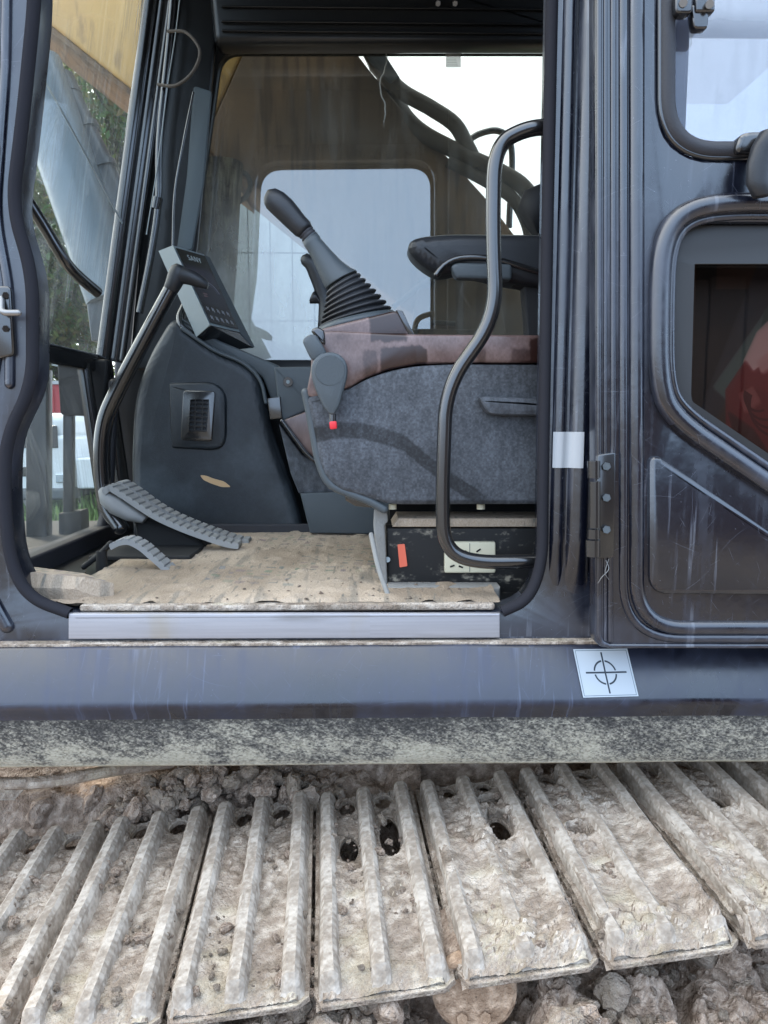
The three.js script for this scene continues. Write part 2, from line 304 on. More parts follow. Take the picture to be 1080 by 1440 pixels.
const lin = (r, g, b) => new THREE.Color().setRGB(r, g, b);
const S = (o) => new THREE.MeshStandardMaterial(o), Ph = (o) => new THREE.MeshPhysicalMaterial(o);
const M = {
  paint: Ph({ ior: 1.85, map: T.paint, roughnessMap: T.paintRough, roughness: 1, clearcoat: 0.4, clearcoatRoughness: 0.22, bumpMap: T.softBump, bumpScale: 0.0012 }),
  band: Ph({ ior: 1.7, color: lin(0.5, 0.58, 0.8), map: T.paint, roughnessMap: T.paintRough, roughness: 1, clearcoat: 0.4, clearcoatRoughness: 0.22, bumpMap: T.softBump, bumpScale: 0.0012 }),
  inner: Ph({ color: lin(0.012, 0.013, 0.014), roughness: 0.35, clearcoat: 0.3, clearcoatRoughness: 0.25 }),
  plastic: S({ map: T.plastic, roughness: 0.34, bumpMap: T.fineBump, bumpScale: 0.0004 }),
  plasticGrey: S({ color: lin(0.07, 0.085, 0.095), roughness: 0.45, bumpMap: T.fineBump, bumpScale: 0.0003 }),
  paleGrey: S({ color: lin(0.28, 0.33, 0.35), roughness: 0.4 }),
  gloss: Ph({ ior: 1.75, color: lin(0.010, 0.010, 0.011), roughness: 0.22, clearcoat: 0.8, clearcoatRoughness: 0.12 }),
  matt: S({ color: lin(0.012, 0.012, 0.013), roughness: 0.7 }),
  rubber: S({ color: lin(0.03, 0.03, 0.036), roughness: 0.55, bumpMap: T.fineBump, bumpScale: 0.0005 }),
  sealRubber: Ph({ color: lin(0.032, 0.032, 0.038), roughness: 1, specularIntensity: 0.05 }),
  rubberDusty: S({ color: lin(0.27, 0.265, 0.25), roughness: 0.85, bumpMap: T.mudBump, bumpScale: 0.0015 }),
  grip: S({ color: lin(0.022, 0.024, 0.028), roughness: 0.38, bumpMap: T.fineBump, bumpScale: 0.0003 }),
  boot: S({ color: lin(0.035, 0.037, 0.042), roughness: 0.5 }),
  console: S({ map: T.console, roughness: 0.6, bumpMap: T.fineBump, bumpScale: 0.0004 }),
  film: Ph({ map: T.film, roughness: 0.3, clearcoat: 0.5, clearcoatRoughness: 0.3 }),
  alu: S({ map: T.alu, metalness: 0.35, roughness: 0.38 }),
  mud: S({ map: T.mud, roughness: 0.95, bumpMap: T.mudBump, bumpScale: 0.006 }),
  worn: S({ map: T.worn, roughness: 0.85, bumpMap: T.mudBump, bumpScale: 0.0022 }),
  pad: S({ color: lin(0.33, 0.33, 0.325), roughness: 0.8, bumpMap: T.softBump, bumpScale: 0.002 }),
  rollerMud: S({ map: T.soil, color: lin(1.35, 1.25, 1.12), roughness: 0.95, bumpMap: T.mudBump, bumpScale: 0.005 }),
  soil: S({ map: T.soil, roughness: 0.97, bumpMap: T.mudBump, bumpScale: 0.007 }),
  splash: S({ map: T.splash, roughness: 0.8, bumpMap: T.mudBump, bumpScale: 0.002 }),
  mat: S({ map: T.mat, roughness: 0.9, bumpMap: T.mudBump, bumpScale: 0.002 }),
  white: S({ color: lin(0.46, 0.48, 0.5), roughness: 0.4 }),
  boom: Ph({ map: T.boom, roughness: 0.45, clearcoat: 0.15 }),
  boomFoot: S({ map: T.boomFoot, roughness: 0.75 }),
  bark: S({ map: T.bark, roughness: 0.9, bumpMap: T.mudBump, bumpScale: 0.01 }),
  rodSteel: S({ color: lin(0.55, 0.62, 0.7), metalness: 0.8, roughness: 0.25 }),
  barrel: Ph({ color: lin(0.09, 0.11, 0.13), roughness: 0.4, clearcoat: 0.3, bumpMap: T.softBump, bumpScale: 0.003 }),
  hose: S({ color: lin(0.11, 0.095, 0.08), roughness: 0.75, bumpMap: T.mudBump, bumpScale: 0.002 }),
  farGlass: Ph({ color: lin(0.72, 0.74, 0.71), transmission: 1, transmissionMap: T.farDust, roughness: 0.0, ior: 2.1, thickness: 0 }),
  frontGlass: Ph({ color: lin(0.97, 0.99, 0.975), transmission: 1, transmissionMap: T.glassDusty, roughness: 0.0, ior: 1.5, thickness: 0 }),
  doorGlass: Ph({ color: lin(0.64, 0.66, 0.74), transmission: 1, transmissionMap: T.glassDusty, roughness: 0.0, ior: 1.6, thickness: 0 }),
  steel: S({ color: lin(0.3, 0.3, 0.3), metalness: 0.8, roughness: 0.45 }),
  red: S({ color: lin(0.75, 0.03, 0.04), roughness: 0.4 }),
  orange: S({ color: lin(0.8, 0.16, 0.09), roughness: 0.5 }),
  cream: S({ color: lin(0.66, 0.62, 0.46), roughness: 0.5 }),
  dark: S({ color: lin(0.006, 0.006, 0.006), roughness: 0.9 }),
};

// ------------------------------------------------------------------ the excavator: cab shell
const ex = thing('excavator', 'muddy black and yellow crawler excavator with its cab door folded open', 'excavator', null);
const X = (px, z = 0) => at(px, 590, z).x, Y = (py, z = 0) => at(523, py, z).y;

// outline of the door opening: the inner edge of its rubber seal, clockwise from the top left
const sealIn = [[60, -470], [55, 0], [40, 150], [23, 290], [52, 388], [52, 540], [14, 618], [12, 700], [20, 790], [46, 836], [106, 858], [700, 855], [738, 838], [757, 790], [757, 700], [764, 300], [770, 0], [778, -470]];
const grow = (l, d, cx = 400, cy = 300) => l.map(([x, y]) => [x + (x < cx ? -d : d), y + (y > 820 ? d * 0.8 : y < -400 ? -d : 0)]);
const opening = grow(sealIn, 8), cornerR = sealIn.map((_, i) => (i === 0 || i === sealIn.length - 1 ? 0.1 : 0.035));
const cab = mesh('cab_frame', plate([[-160, 906], [836, 906], [836, -850], [-160, -850]], 0, 0.075, { bevel: 0.006, holes: [{ pts: opening, r: cornerR }] }), M.paint, ex);
mesh('mirror_mask', plate([[-150, 900], [830, 900], [830, -840], [-150, -840]], -0.076, 0.006, { holes: [{ pts: grow(sealIn, 2), r: cornerR }] }), M.dark, cab);  // dark plate added to blacken the opening's mirrored outline
{ // the upright of the door opening: a rolled section with a bead along it
  const prof = [[774, -0.02], [775, -0.004], [778, 0.002], [784, 0.006], [791, 0.007], [796, 0.002], [798, -0.003], [801, 0.004], [806, 0.011], [814, 0.015], [822, 0.015], [829, 0.011], [834, 0.003], [837, -0.01], [837, -0.03]];
  const y0 = Y(760), y1 = 2.95, pos = [], idx = [], rows = []; for (let i = 0; i <= 14; i++) rows.push([y0 - 0.125 * (1 - i / 14), sm(0, 1, i / 14)]); rows.push([y1, 1]);
  for (const [y, k] of rows) for (const [px, z] of prof) pos.push(X(px), y, 0.0005 + Math.max(z, -0.03) * k + (1 - k) * -0.004);
  const n = prof.length; for (let r = 0; r < rows.length - 1; r++) for (let i = 0; i < n - 1; i++) { const a = r * n + i; idx.push(a, a + 1, a + n, a + 1, a + n + 1, a + n); }
  let g = new THREE.BufferGeometry(); g.setAttribute('position', new THREE.Float32BufferAttribute(pos, 3)); g.setIndex(idx); g.computeVertexNormals();
  mesh('door_pillar', g, M.paint, cab);
  const st = [[777, 607], [818, 607], [817, 658], [776, 658]].map(([x, y]) => [x, y]);
  const g2 = new THREE.PlaneGeometry(X(818) - X(777), 0.058, 16, 1), p = g2.attributes.position, mx = (X(818) + X(777)) / 2, my = (Y(607) + Y(658)) / 2;
  for (let i = 0; i < p.count; i++) { // the sticker lies over the section
    const x = p.getX(i) + mx; let z = -1; for (let k = 0; k < n - 1; k++) { const xa = X(prof[k][0]), xb = X(prof[k + 1][0]); if (x >= xa - 1e-4 && x <= xb + 1e-4) z = prof[k][1] + (prof[k + 1][1] - prof[k][1]) * Math.max(0, Math.min(1, (x - xa) / (xb - xa || 1))); }
    p.setXYZ(i, x, p.getY(i) + my, Math.max(z, 0.004) + 0.003);
  }
  g2.computeVertexNormals(); mesh('reflector_sticker', g2, M.white, cab, { label: 'blank white sticker on the door pillar' });
}
{ // ribbed rubber seal round the opening
  const sl = grow(sealIn, 6), path = bentPath([...sl.slice(11), ...sl.slice(0, 11)].map(([x, y]) => at(x, y, 0.004)), sl.map((_, i) => (i === 6 || i === 7 ? 0.1 : 0.045)), false), L = path.getLength(), N = Math.round(L / 0.0016), pos = [], idx = [], sides = 9;
  const pts = path.getSpacedPoints(N);
  for (let i = 0; i < N; i++) {
    const t = pts[Math.min(i + 1, N - 1)].clone().sub(pts[Math.max(i - 1, 0)]).normalize(), s = V3(-t.y, t.x, 0), rib = i % 2 === 0 ? 0.94 : 1;
    for (let k = 0; k < sides; k++) { const f = k / sides * 2 * Math.PI; const p = pts[i].clone().addScaledVector(s, Math.cos(f) * 0.0098 * rib).add(V3(0, 0, Math.sin(f) * 0.012 * rib)); pos.push(p.x, p.y, p.z); }
  }
  for (let i = 0; i < N - 1; i++) for (let k = 0; k < sides; k++) { const j = i + 1, a = i * sides + k, b = i * sides + (k + 1) % sides, c = j * sides + k, d = j * sides + (k + 1) % sides; idx.push(a, b, c, b, d, c); }
  const g = new THREE.BufferGeometry(); g.setAttribute('position', new THREE.Float32BufferAttribute(pos, 3)); g.setIndex(idx); g.computeVertexNormals();
  mesh('door_seal', g, M.sealRubber, cab);
}
mesh('sill_plate', [plate([[96, 863], [703, 863], [703, 897], [96, 899]], 0.012, 0.012, { bevel: 0.002 }), box((X(96) + X(703)) / 2, Y(864.5), -0.005, X(703) - X(96), 0.004, 0.034, 0.001)], M.alu, cab);
mesh('sill_dirt', box((X(96) + X(703)) / 2, 1.2905, -0.026, X(703) - X(96) - 0.004, 0.012, 0.05, 0.005), M.mud, cab);
// front corner pillar in front of the door opening, with the catch for the door
mesh('corner_ridge', [bar([at(-20, -470, 0.0), at(-20, 380, 0.0), at(0, 470, 0), at(-34, 640, 0.0), at(-34, 800, 0), at(10, 880, 0)], 0.012, 0.06), bar([at(16, -470, 0.002), at(8, 100, 0.002), at(-6, 300, 0.002), at(14, 410, 0.002), at(14, 540, 0.002)], 0.008, 0.04)], M.paint, cab);
{ const c = grp('door_catch', cab); mesh('catch_plate', plate([[-14, 402], [14, 402], [20, 500], [-14, 506]], 0.014, 0.012, { bevel: 0.003, r: 0.008 }), M.gloss, c);
  mesh('catch_hook', bar([at(2, 420, 0.016), at(2, 440, 0.03), at(26, 440, 0.03)], 0.005, 0.01), M.steel, c); for (const y of [415, 462]) mesh('bolt', rod(at(8, y, 0.012), at(8, y, 0.019), 0.006, 0.005, 6), M.gloss, c); }
// step panel under the cab: a sloping painted band, then an upright panel splashed with dry mud
{
  const prof = [[-0.05, Y(904)], [0.016, Y(906, 0.016)], [0.024, Y(912, 0.024)], [0.055, Y(984, 0.055)], [0.058, Y(991, 0.058)], [0.056, Y(997, 0.056)], [0.047, Y(1003, 0.047)], [0.044, Y(1010, 0.044)]];
  const prof2 = [[0.044, Y(1010, 0.044)], [0.045, Y(1030, 0.045)], [0.046, Y(1068, 0.046)], [0.043, Y(1073, 0.043)], [0.03, Y(1075, 0.03)], [-0.3, Y(1075, 0.03) + 0.004]];
  const sweep = (pr, x0, x1, n = 60) => {
    const pos = [], idx = [], m = pr.length;
    for (let i = 0; i <= n; i++) { const x = x0 + (x1 - x0) * i / n, w = 0.004 * (fbm(x * 6, 0, 3, 0, 5) - 0.5); for (const [z, y] of pr) pos.push(x, y + w, z + w); }
    for (let i = 0; i < n; i++) for (let k = 0; k < m - 1; k++) { const a = i * m + k; idx.push(a, a + 1, a + m, a + 1, a + m + 1, a + m); }
    const g = new THREE.BufferGeometry(); g.setAttribute('position', new THREE.Float32BufferAttribute(pos, 3)); g.setIndex(idx); g.computeVertexNormals(); return g;
  };
  const x0 = -0.95, x1 = 1.25;
  const band = mesh('step_panel', toCreasedNormals(sweep(prof, x0, x1), 0.9), M.band, ex);
  let g = toCreasedNormals(sweep(prof2, x0, x1), 0.9); const p = g.attributes.position, uv = new Float32Array(p.count * 2), ya = Y(1075, 0.045), yb = Y(1000, 0.045);
  for (let i = 0; i < p.count; i++) uv.set([(p.getX(i) - x0) / 1.3, Math.min(0.999, Math.max(0.001, (p.getY(i) - ya) / (yb - ya)))], i * 2);
  g.setAttribute('uv', new THREE.BufferAttribute(uv, 2)); g.userData.keepUV = true;
  mesh('lower_skirt', g, M.splash, band);
  // dusty ledge where the cab stands on the step
  mesh('dust_ledge', box(0.1, Y(902, 0.004), 0.004, 2.2, 0.006, 0.03, 0.002), M.mud, band);
  // survey target
  const tt = canvasTex(320, 256, (c, w, h) => {
    c.fillStyle = '#aeb8c1'; c.fillRect(0, 0, w, h); c.strokeStyle = '#50606c'; c.lineWidth = 3; c.strokeRect(10, 8, w - 20, h - 16);
    c.strokeStyle = '#1b2733'; c.lineWidth = 9; c.beginPath(); c.moveTo(160, 18); c.lineTo(160, 238); c.moveTo(46, 126); c.lineTo(284, 126); c.stroke();
    c.lineWidth = 9; for (let k = 0; k < 4; k++) { c.beginPath(); c.arc(160, 126, 62, k * Math.PI / 2 + 0.16, (k + 1) * Math.PI / 2 - 0.16); c.stroke(); }
  });
  const zt = (py) => 0.024 + (0.055 - 0.024) * (py - 912) / (984 - 912) + 0.0025, q = (x, y) => at(x, y, zt(y));
  mesh('target_sticker', sheet([q(806, 913), q(882, 912), q(898, 979), q(820, 981)]), S({ map: tt, roughness: 0.5 }), band, { label: 'white sticker with a black crosshair and broken ring' });
}
mesh('mirror_blocker', box(0.428, 2.12, -0.1, 0.194, 1.66, 0.04, 0.008), M.inner, cab);  // unseen panel added to block mirrored sky in the far glass
// roof, back wall and the far side of the cab
const DZ = -1.09;
mesh('cab_roof', [box(0.42, 3.0, -0.55, 2.3, 0.08, 1.2, 0.02)], M.inner, ex);
mesh('cab_floor', box(0.4, 1.25, -0.56, 2.24, 0.06, 1.1, 0.004), M.inner, ex);
mesh('cab_back', box(1.52, 1.95, -0.55, 0.05, 1.45, 1.1, 0.01), M.inner, ex);
const farHole = [[307, 66], [850, 66], [850, -190], [1370, -190], [1370, 510], [250, 510], [268, 345]];
const far = mesh('cab_far_side', plate([[214, -220], [1480, -220], [1480, 760], [175, 760], [160, 520]], DZ, 0.04, { bevel: 0.008, holes: [{ pts: farHole, r: [0.06, 0.02, 0.02, 0.02, 0.02, 0.02, 0.3] }] }), M.inner, ex);
mesh('window_pane', fitUV(plate([[296, 56], [845, 56], [845, -195], [1380, -195], [1380, 516], [240, 516], [258, 345]], DZ - 0.022, 0.005), 240, 56, 1310, 516, DZ - 0.022), M.farGlass, far);
mesh('window_header', [plate([[285, -120], [835, -120], [835, 60], [300, 60]], DZ + 0.09, 0.08, { bevel: 0.02, r: 0.02 }), ...[[10, 0.1], [31, 0.103], [44, 0.1]].map(([y, z]) => box(0.1, at(520, y, DZ + z).y, DZ + z - 0.004, 1.0, 0.006, 0.008, 0.002))], M.inner, far);
for (const x of [616, 640]) mesh('bolt', rod(at(x, 5, DZ + 0.085), at(x, 5, DZ + 0.105), 0.009, 0.007, 6), M.steel, far);
mesh('label', sheet([at(627, 67, DZ - 0.0215), at(648, 67, DZ - 0.0215), at(648, 95, DZ - 0.0215), at(627, 95, DZ - 0.0215)]), S({ map: canvasTex(64, 96, (c) => { c.fillStyle = '#cfd0cb'; c.fillRect(0, 0, 64, 96); c.fillStyle = '#9fa39e'; for (let y = 6; y < 94; y += 8) if (y < 26 || y > 44) c.fillRect(4, y, 40 + (y * 7) % 18, 4); }), roughness: 0.6, transparent: true, opacity: 0.75 }), far, { label: 'small faded print on the far window' });
// front of the cab: leaning upper windscreen, upright lower glass, posts
{
  const ws = grp('windscreen', ex), zF = -1.0, zN = -0.03;
  const tp = at(214, -40, zF);
  tp.set(at(214, 0, zF).x + 0.03, 2.92, zF);
  const pane = (a, b, mat, inset = 0) => { // a, b: far ends of the upper and the lower edge
    const off = V3(-0.003, 0, 0), q = [V3(a.x, a.y, zN), V3(a.x, a.y, zF), V3(b.x, b.y, zF), V3(b.x, b.y, zN)];
    return new ConvexGeometry([...q.map((p) => p.clone().add(off)), ...q.map((p) => p.clone().sub(off))]);
  };
  const bot = V3(-0.715, 1.315, zF);
  const mid = V3(-0.762, 1.765, zF);
  mesh('upper_pane', pane(tp, mid), M.frontGlass, ws); mesh('lower_pane', pane(mid.clone().add(V3(0.004, -0.03, 0)), bot), M.frontGlass, ws);
  const along = (p, r, n = 1) => box(p.x, p.y, (zF + zN) / 2, r, r * n, zN - zF, 0.006);
  mesh('middle_bar', [along(mid.clone().add(V3(0.0, -0.012, 0)), 0.036, 1.25), along(mid.clone().add(V3(0.012, 0.006, 0)), 0.014)], M.gloss, ws);
  mesh('bottom_bar', [along(bot.clone().add(V3(0, -0.02, 0)), 0.05, 1)], M.rubber, ws);
  mesh('front_post', [rod(V3(mid.x, mid.y, zF - 0.005), V3(tp.x, tp.y, zF - 0.005), 0.021), rod(V3(mid.x + 0.03, mid.y, zF - 0.02), V3(tp.x + 0.03, tp.y, zF - 0.02), 0.022), rod(V3(mid.x + 0.055, mid.y, zF + 0.0), V3(tp.x + 0.055, tp.y, zF + 0.0), 0.009), rod(V3(mid.x, mid.y, zF), V3(bot.x, bot.y, zF), 0.026), rod(V3(mid.x + 0.004, mid.y - 0.02, -0.84), V3(bot.x, bot.y, -0.84), 0.018)], M.gloss, ws);
  mesh('glass_corner', bar([at(160, 540, -0.86), V3(bot.x, bot.y + 0.06, -0.86), V3(bot.x, bot.y, -0.80)], 0.014, 0.05), M.rubber, ws);
  // broad inner face of the far post, with its sky-lit strip coloured paler
  mesh('post_trim', plate([[238, -60], [300, -60], [302, 60], [292, 170], [276, 345], [245, 520], [180, 520], [200, 300]], -1.03, 0.03, { bevel: 0.008 }), M.inner, ws);
  mesh('lit_strip', plate([[272, 120], [298, 128], [295, 160], [286, 260], [270, 352], [248, 352], [262, 250]], -1.018, 0.012, { bevel: 0.004, r: 0.01 }), S({ color: lin(0.11, 0.14, 0.155), roughness: 0.45, bumpMap: T.fineBump, bumpScale: 0.0004 }), ws, { label: 'strip of the far front post coloured pale for sky light' });
  mesh('conduit', [hose([at(246, -30, -0.97), at(238, 60, -0.97), at(224, 200, -0.97), at(222, 290, -0.965), at(212, 360, -0.96), at(196, 440, -0.95)], 0.010), rod(at(222, 278, -0.965), at(219, 294, -0.965), 0.014)], M.gloss, ws);
  mesh('cable_loop', hose([at(236, 44, -0.95), at(262, 46, -0.93), at(281, 72, -0.92), at(272, 100, -0.92), at(248, 120, -0.93), at(222, 119, -0.95)], 0.0042), M.hose, ws);
  mesh('cable', hose([at(256, -30, -0.94), at(248, 40, -0.94), at(236, 120, -0.94), at(222, 230, -0.94), at(206, 330, -0.94)], 0.0016, 6), M.paleGrey, ws);
  mesh('cable', hose([at(272, 130, -0.95), at(258, 200, -0.93), at(246, 270, -0.92), at(243, 346, -0.9)], 0.0035, 8), M.gloss, ws);
  mesh('wiper_arm', hose([at(10, 240, -0.42), at(26, 262, -0.44), at(60, 315, -0.47), at(95, 372, -0.5), at(112, 390, -0.53), at(138, 412, -0.58)], 0.0125), M.gloss, ws);
  mesh('wiper_blade', [hose([at(44, 80, -0.48), at(100, 180, -0.55), at(172, 314, -0.68)], 0.0022, 6)], M.paleGrey, ws);
  mesh('washer_tube', [hose([at(70, -20, -0.3), at(58, 45, -0.3), at(42, 95, -0.3)], 0.0028, 6)], M.hose, ws);
}
// rear part of the cab's near side, behind the folded door: window above, sheet below
{
  const rear = mesh('cab_rear_side', plate([[838, 906], [1400, 906], [1400, -850], [838, -850]], -0.02, 0.05, { bevel: 0.004, holes: [{ pts: [[905, -420], [1330, -420], [1330, 232], [905, 232]], r: 0.05 }] }), M.inner, ex);
  const g = plate([[960, 340], [1300, 340], [1300, 800], [960, 800]], -0.012, 0.004);
  const reflMap = canvasTex(680, 920, (c) => { // soft-edged shapes of a mirrored scene, painted on
    const fill = c.fill.bind(c), soft = (pts, col, j = 9) => { c.fillStyle = col; c.globalAlpha = 0.2; for (let q = 0; q < 12; q++) { const dx = (hash2(q, 3) - 0.5) * 2 * j, dy = (hash2(q, 8) - 0.5) * 2 * j; c.beginPath(); pts.forEach(([x, y], i) => (i ? c.lineTo(x + dx, y + dy) : c.moveTo(x + dx, y + dy))); fill(); } c.globalAlpha = 1; }; // reflection colours laid behind the lower door glass
    c.fillStyle = '#3a2a24'; c.fillRect(0, 0, 680, 920); c.fillStyle = '#171314'; c.beginPath(); c.moveTo(30, 0); c.lineTo(60, 0); c.lineTo(60, 130); c.lineTo(200, 130); c.lineTo(160, 260); c.lineTo(90, 330); c.lineTo(40, 520); c.lineTo(0, 520); c.lineTo(0, 0); c.fill();
    soft([[190, 60], [330, 60], [60, 520], [30, 480]], '#2b2f31');
    soft([[205, 210], [330, 20], [420, 20], [120, 440], [70, 400]], '#4f6158', 7);
    soft([[250, 60], [300, 0], [330, 20], [262, 110]], '#8d8a58', 6); soft([[212, 190], [260, 150], [250, 230], [205, 250]], '#39433e', 6);
    soft([[196, 250], [260, 190], [340, 120], [380, 420], [170, 400], [160, 330]], '#c79a98', 8);
    soft([[110, 410], [165, 330], [190, 360], [230, 330], [260, 300], [420, 300], [420, 700], [120, 560]], '#6e1d1f', 8);
    soft([[150, 420], [190, 400], [215, 440], [170, 470]], '#8c4a44', 6); soft([[200, 330], [240, 300], [250, 340], [215, 360]], '#b98580', 6); soft([[120, 470], [200, 520], [260, 600], [150, 560]], '#3c1213', 7);
    c.strokeStyle = '#4a1214'; c.lineWidth = 7; for (let k = 0; k < 4; k++) { c.beginPath(); c.arc(210 + k * 22, 420 + k * 8, 46 + k * 16, 1.2, 3.4); c.stroke(); }
  });
  mesh('painted_reflection', fitUV(g, 960, 340, 1300, 800, -0.012), S({ map: reflMap, roughness: 0.45 }), rear, { label: 'panel behind the door glass painted with a brown and red reflection' });
}

// ------------------------------------------------------------------ the cab door, folded back flat against the cab's side
{
  const Z = 0.085, door = mesh('cab_door', plate([[838, 912], [1420, 912], [1420, -540], [838, -540]], Z, 0.04, { bevel: 0.006, r: [0.02, 0, 0, 0], holes: [
    { pts: [[926, -500], [1350, -500], [1350, 224], [926, 224]], r: [0.06, 0.06, 0.06, 0.085] },
    { pts: [[938, 312], [1350, 312], [1350, 850], [1085, 668], [954, 584], [938, 556]], r: [0.06, 0.05, 0.05, 0.02, 0.05, 0.03] }] }), M.paint, ex);
  // pressed beads: two beside each other down the hinge side and round the foot
  const run = (px, py, r, zz, bend) => bar([at(px, -540, zz), at(px, py, zz), at(1420, py, zz)], r, bend, { seg: 160, sides: 14 });
  mesh('pressed_bead', [run(894, 882, 0.0125, Z - 0.004, 0.075), run(876, 897, 0.0075, Z - 0.002, 0.09)], M.paint, door);
  mesh('edge_flange', [bar([at(862, -540, Z), at(862, 640, Z), at(858, 660, Z), at(858, 900, Z)], 0.0045, 0.02), bar([at(851, -540, Z), at(851, 900, Z)], 0.003, 0.02), bar([at(842, -540, Z), at(842, 908, Z), at(1420, 908, Z)], 0.004, 0.02)], M.paint, door);
  // raised surround of the lower window
  const sur = [[1420, 286], [1000, 286], [952, 304], [930, 345], [926, 420], [926, 540], [946, 588], [1085, 684], [1420, 912]].map(([x, y]) => at(x, y, Z + 0.002));
  mesh('window_surround', bar(sur, 0.0155, 0.06, { seg: 200, sides: 16 }), M.paint, door);
  mesh('window_surround', bar([[1420, 304], [1006, 304], [962, 318], [946, 355], [943, 420], [943, 536], [960, 574], [1085, 660], [1420, 886]].map(([x, y]) => at(x, y, Z - 0.002)), 0.006, 0.05, { seg: 200 }), M.paint, door);
  // three-cornered pressed panel at the foot
  mesh('pressed_panel', plate([[914, 645], [926, 640], [1210, 834], [1190, 838], [914, 836]], Z + 0.009, 0.02, { bevel: 0.0085, r: [0.01, 0.01, 0.01, 0.01, 0.03], seg: 5 }), M.paint, door);
  // windows
  const up = mesh('upper_window', plate([[922, -504], [1354, -504], [1354, 228], [922, 228]], Z - 0.022, 0.005), M.doorGlass, door);
  mesh('window_seal', bar([[937, -520], [937, 212], [1420, 212]].map(([x, y]) => at(x, y, Z - 0.002)), 0.0125, 0.075, { seg: 160, sides: 14 }), M.rubber, up);
  mesh('window_seal', bar([[928, -520], [928, 222], [1420, 222]].map(([x, y]) => at(x, y, Z + 0.001)), 0.004, 0.085, { seg: 160 }), M.gloss, up);
  const low = mesh('lower_window', plate([[934, 306], [1354, 306], [1354, 854], [1080, 672], [950, 590], [934, 560]], Z - 0.024, 0.005), Ph({ color: lin(0.75, 0.72, 0.7), transmission: 1, roughness: 0, ior: 1.5, thickness: 0 }), door);
  mesh('inner_frame', plate([[937, 316], [1360, 316], [1360, 852], [1085, 664], [950, 578], [937, 556]], Z - 0.016, 0.006, { bevel: 0.002, r: [0.05, 0, 0, 0.02, 0.05, 0.03], holes: [{ pts: [[975, 369], [1340, 369], [1340, 812], [1080, 640], [972, 566], [970, 556]], r: 0.004 }] }), S({ color: lin(0.035, 0.036, 0.038), roughness: 0.5 }), low);
  // latch at the head of the upper window, knob at its foot
  const la = grp('window_latch', door);
  mesh('latch_plate', [plate([[950, -12], [974, -12], [974, 18], [950, 18]], Z + 0.022, 0.022, { bevel: 0.003, r: 0.006 }), plate([[978, -10], [1006, -10], [1006, 16], [978, 16]], Z + 0.018, 0.02, { bevel: 0.003, r: 0.004 }), plate([[972, 6], [998, 6], [996, 40], [976, 40]], Z + 0.014, 0.018, { bevel: 0.003, r: 0.006 })], M.gloss, la);
  for (const [x, y] of [[961, 4], [998, 6]]) mesh('bolt', rod(at(x, y, Z + 0.018), at(x, y, Z + 0.026), 0.0062, 0.0055, 12), M.steel, la);
  const kn = grp('latch_knob', door);
  mesh('knob_block', plate([[1034, 214], [1040, 190], [1052, 184], [1110, 184], [1110, 214]], Z + 0.02, 0.03, { bevel: 0.006, r: 0.01 }), M.gloss, kn);
  mesh('lever', loft([[1082, 184, 12], [1074, 205, 16], [1068, 230, 17], [1066, 256, 16], [1072, 276, 12]].map(([x, y, r]) => ({ c: at(x, y, Z + 0.035), axis: V3(0.1, -1, 0), rx: r * 0.00108, rz: 0.012 }))), M.grip, kn);
  // hinge
  const hi = grp('door_hinge', ex);
  const zh = 0.098, hx = (x, y) => at(x, y, zh);
  mesh('knuckle', [rod(hx(835, 648), hx(835, 672), 0.0095), rod(hx(836, 677), hx(836, 742), 0.0088), rod(hx(835, 744), hx(835, 757), 0.0095), rod(hx(834, 759), hx(834, 782), 0.011)], M.gloss, hi);
  mesh('hinge_leaf', plate([[840, 640], [866, 636], [864, 784], [840, 786]], Z + 0.008, 0.01, { bevel: 0.002, r: 0.004 }), M.gloss, hi);
  for (const y of [656, 700, 745]) mesh('bolt', [rod(at(853, y, Z + 0.006), at(853, y, Z + 0.017), 0.0068, 0.006, 6)], M.plasticGrey, hi);
  mesh('loose_wire', [hose([at(852, 788, 0.09), at(856, 800, 0.092), at(846, 812, 0.093), at(841, 820, 0.09)], 0.0006, 6), hose([at(856, 786, 0.09), at(851, 806, 0.092), at(856, 815, 0.09)], 0.0005, 6)], M.steel, hi);
}

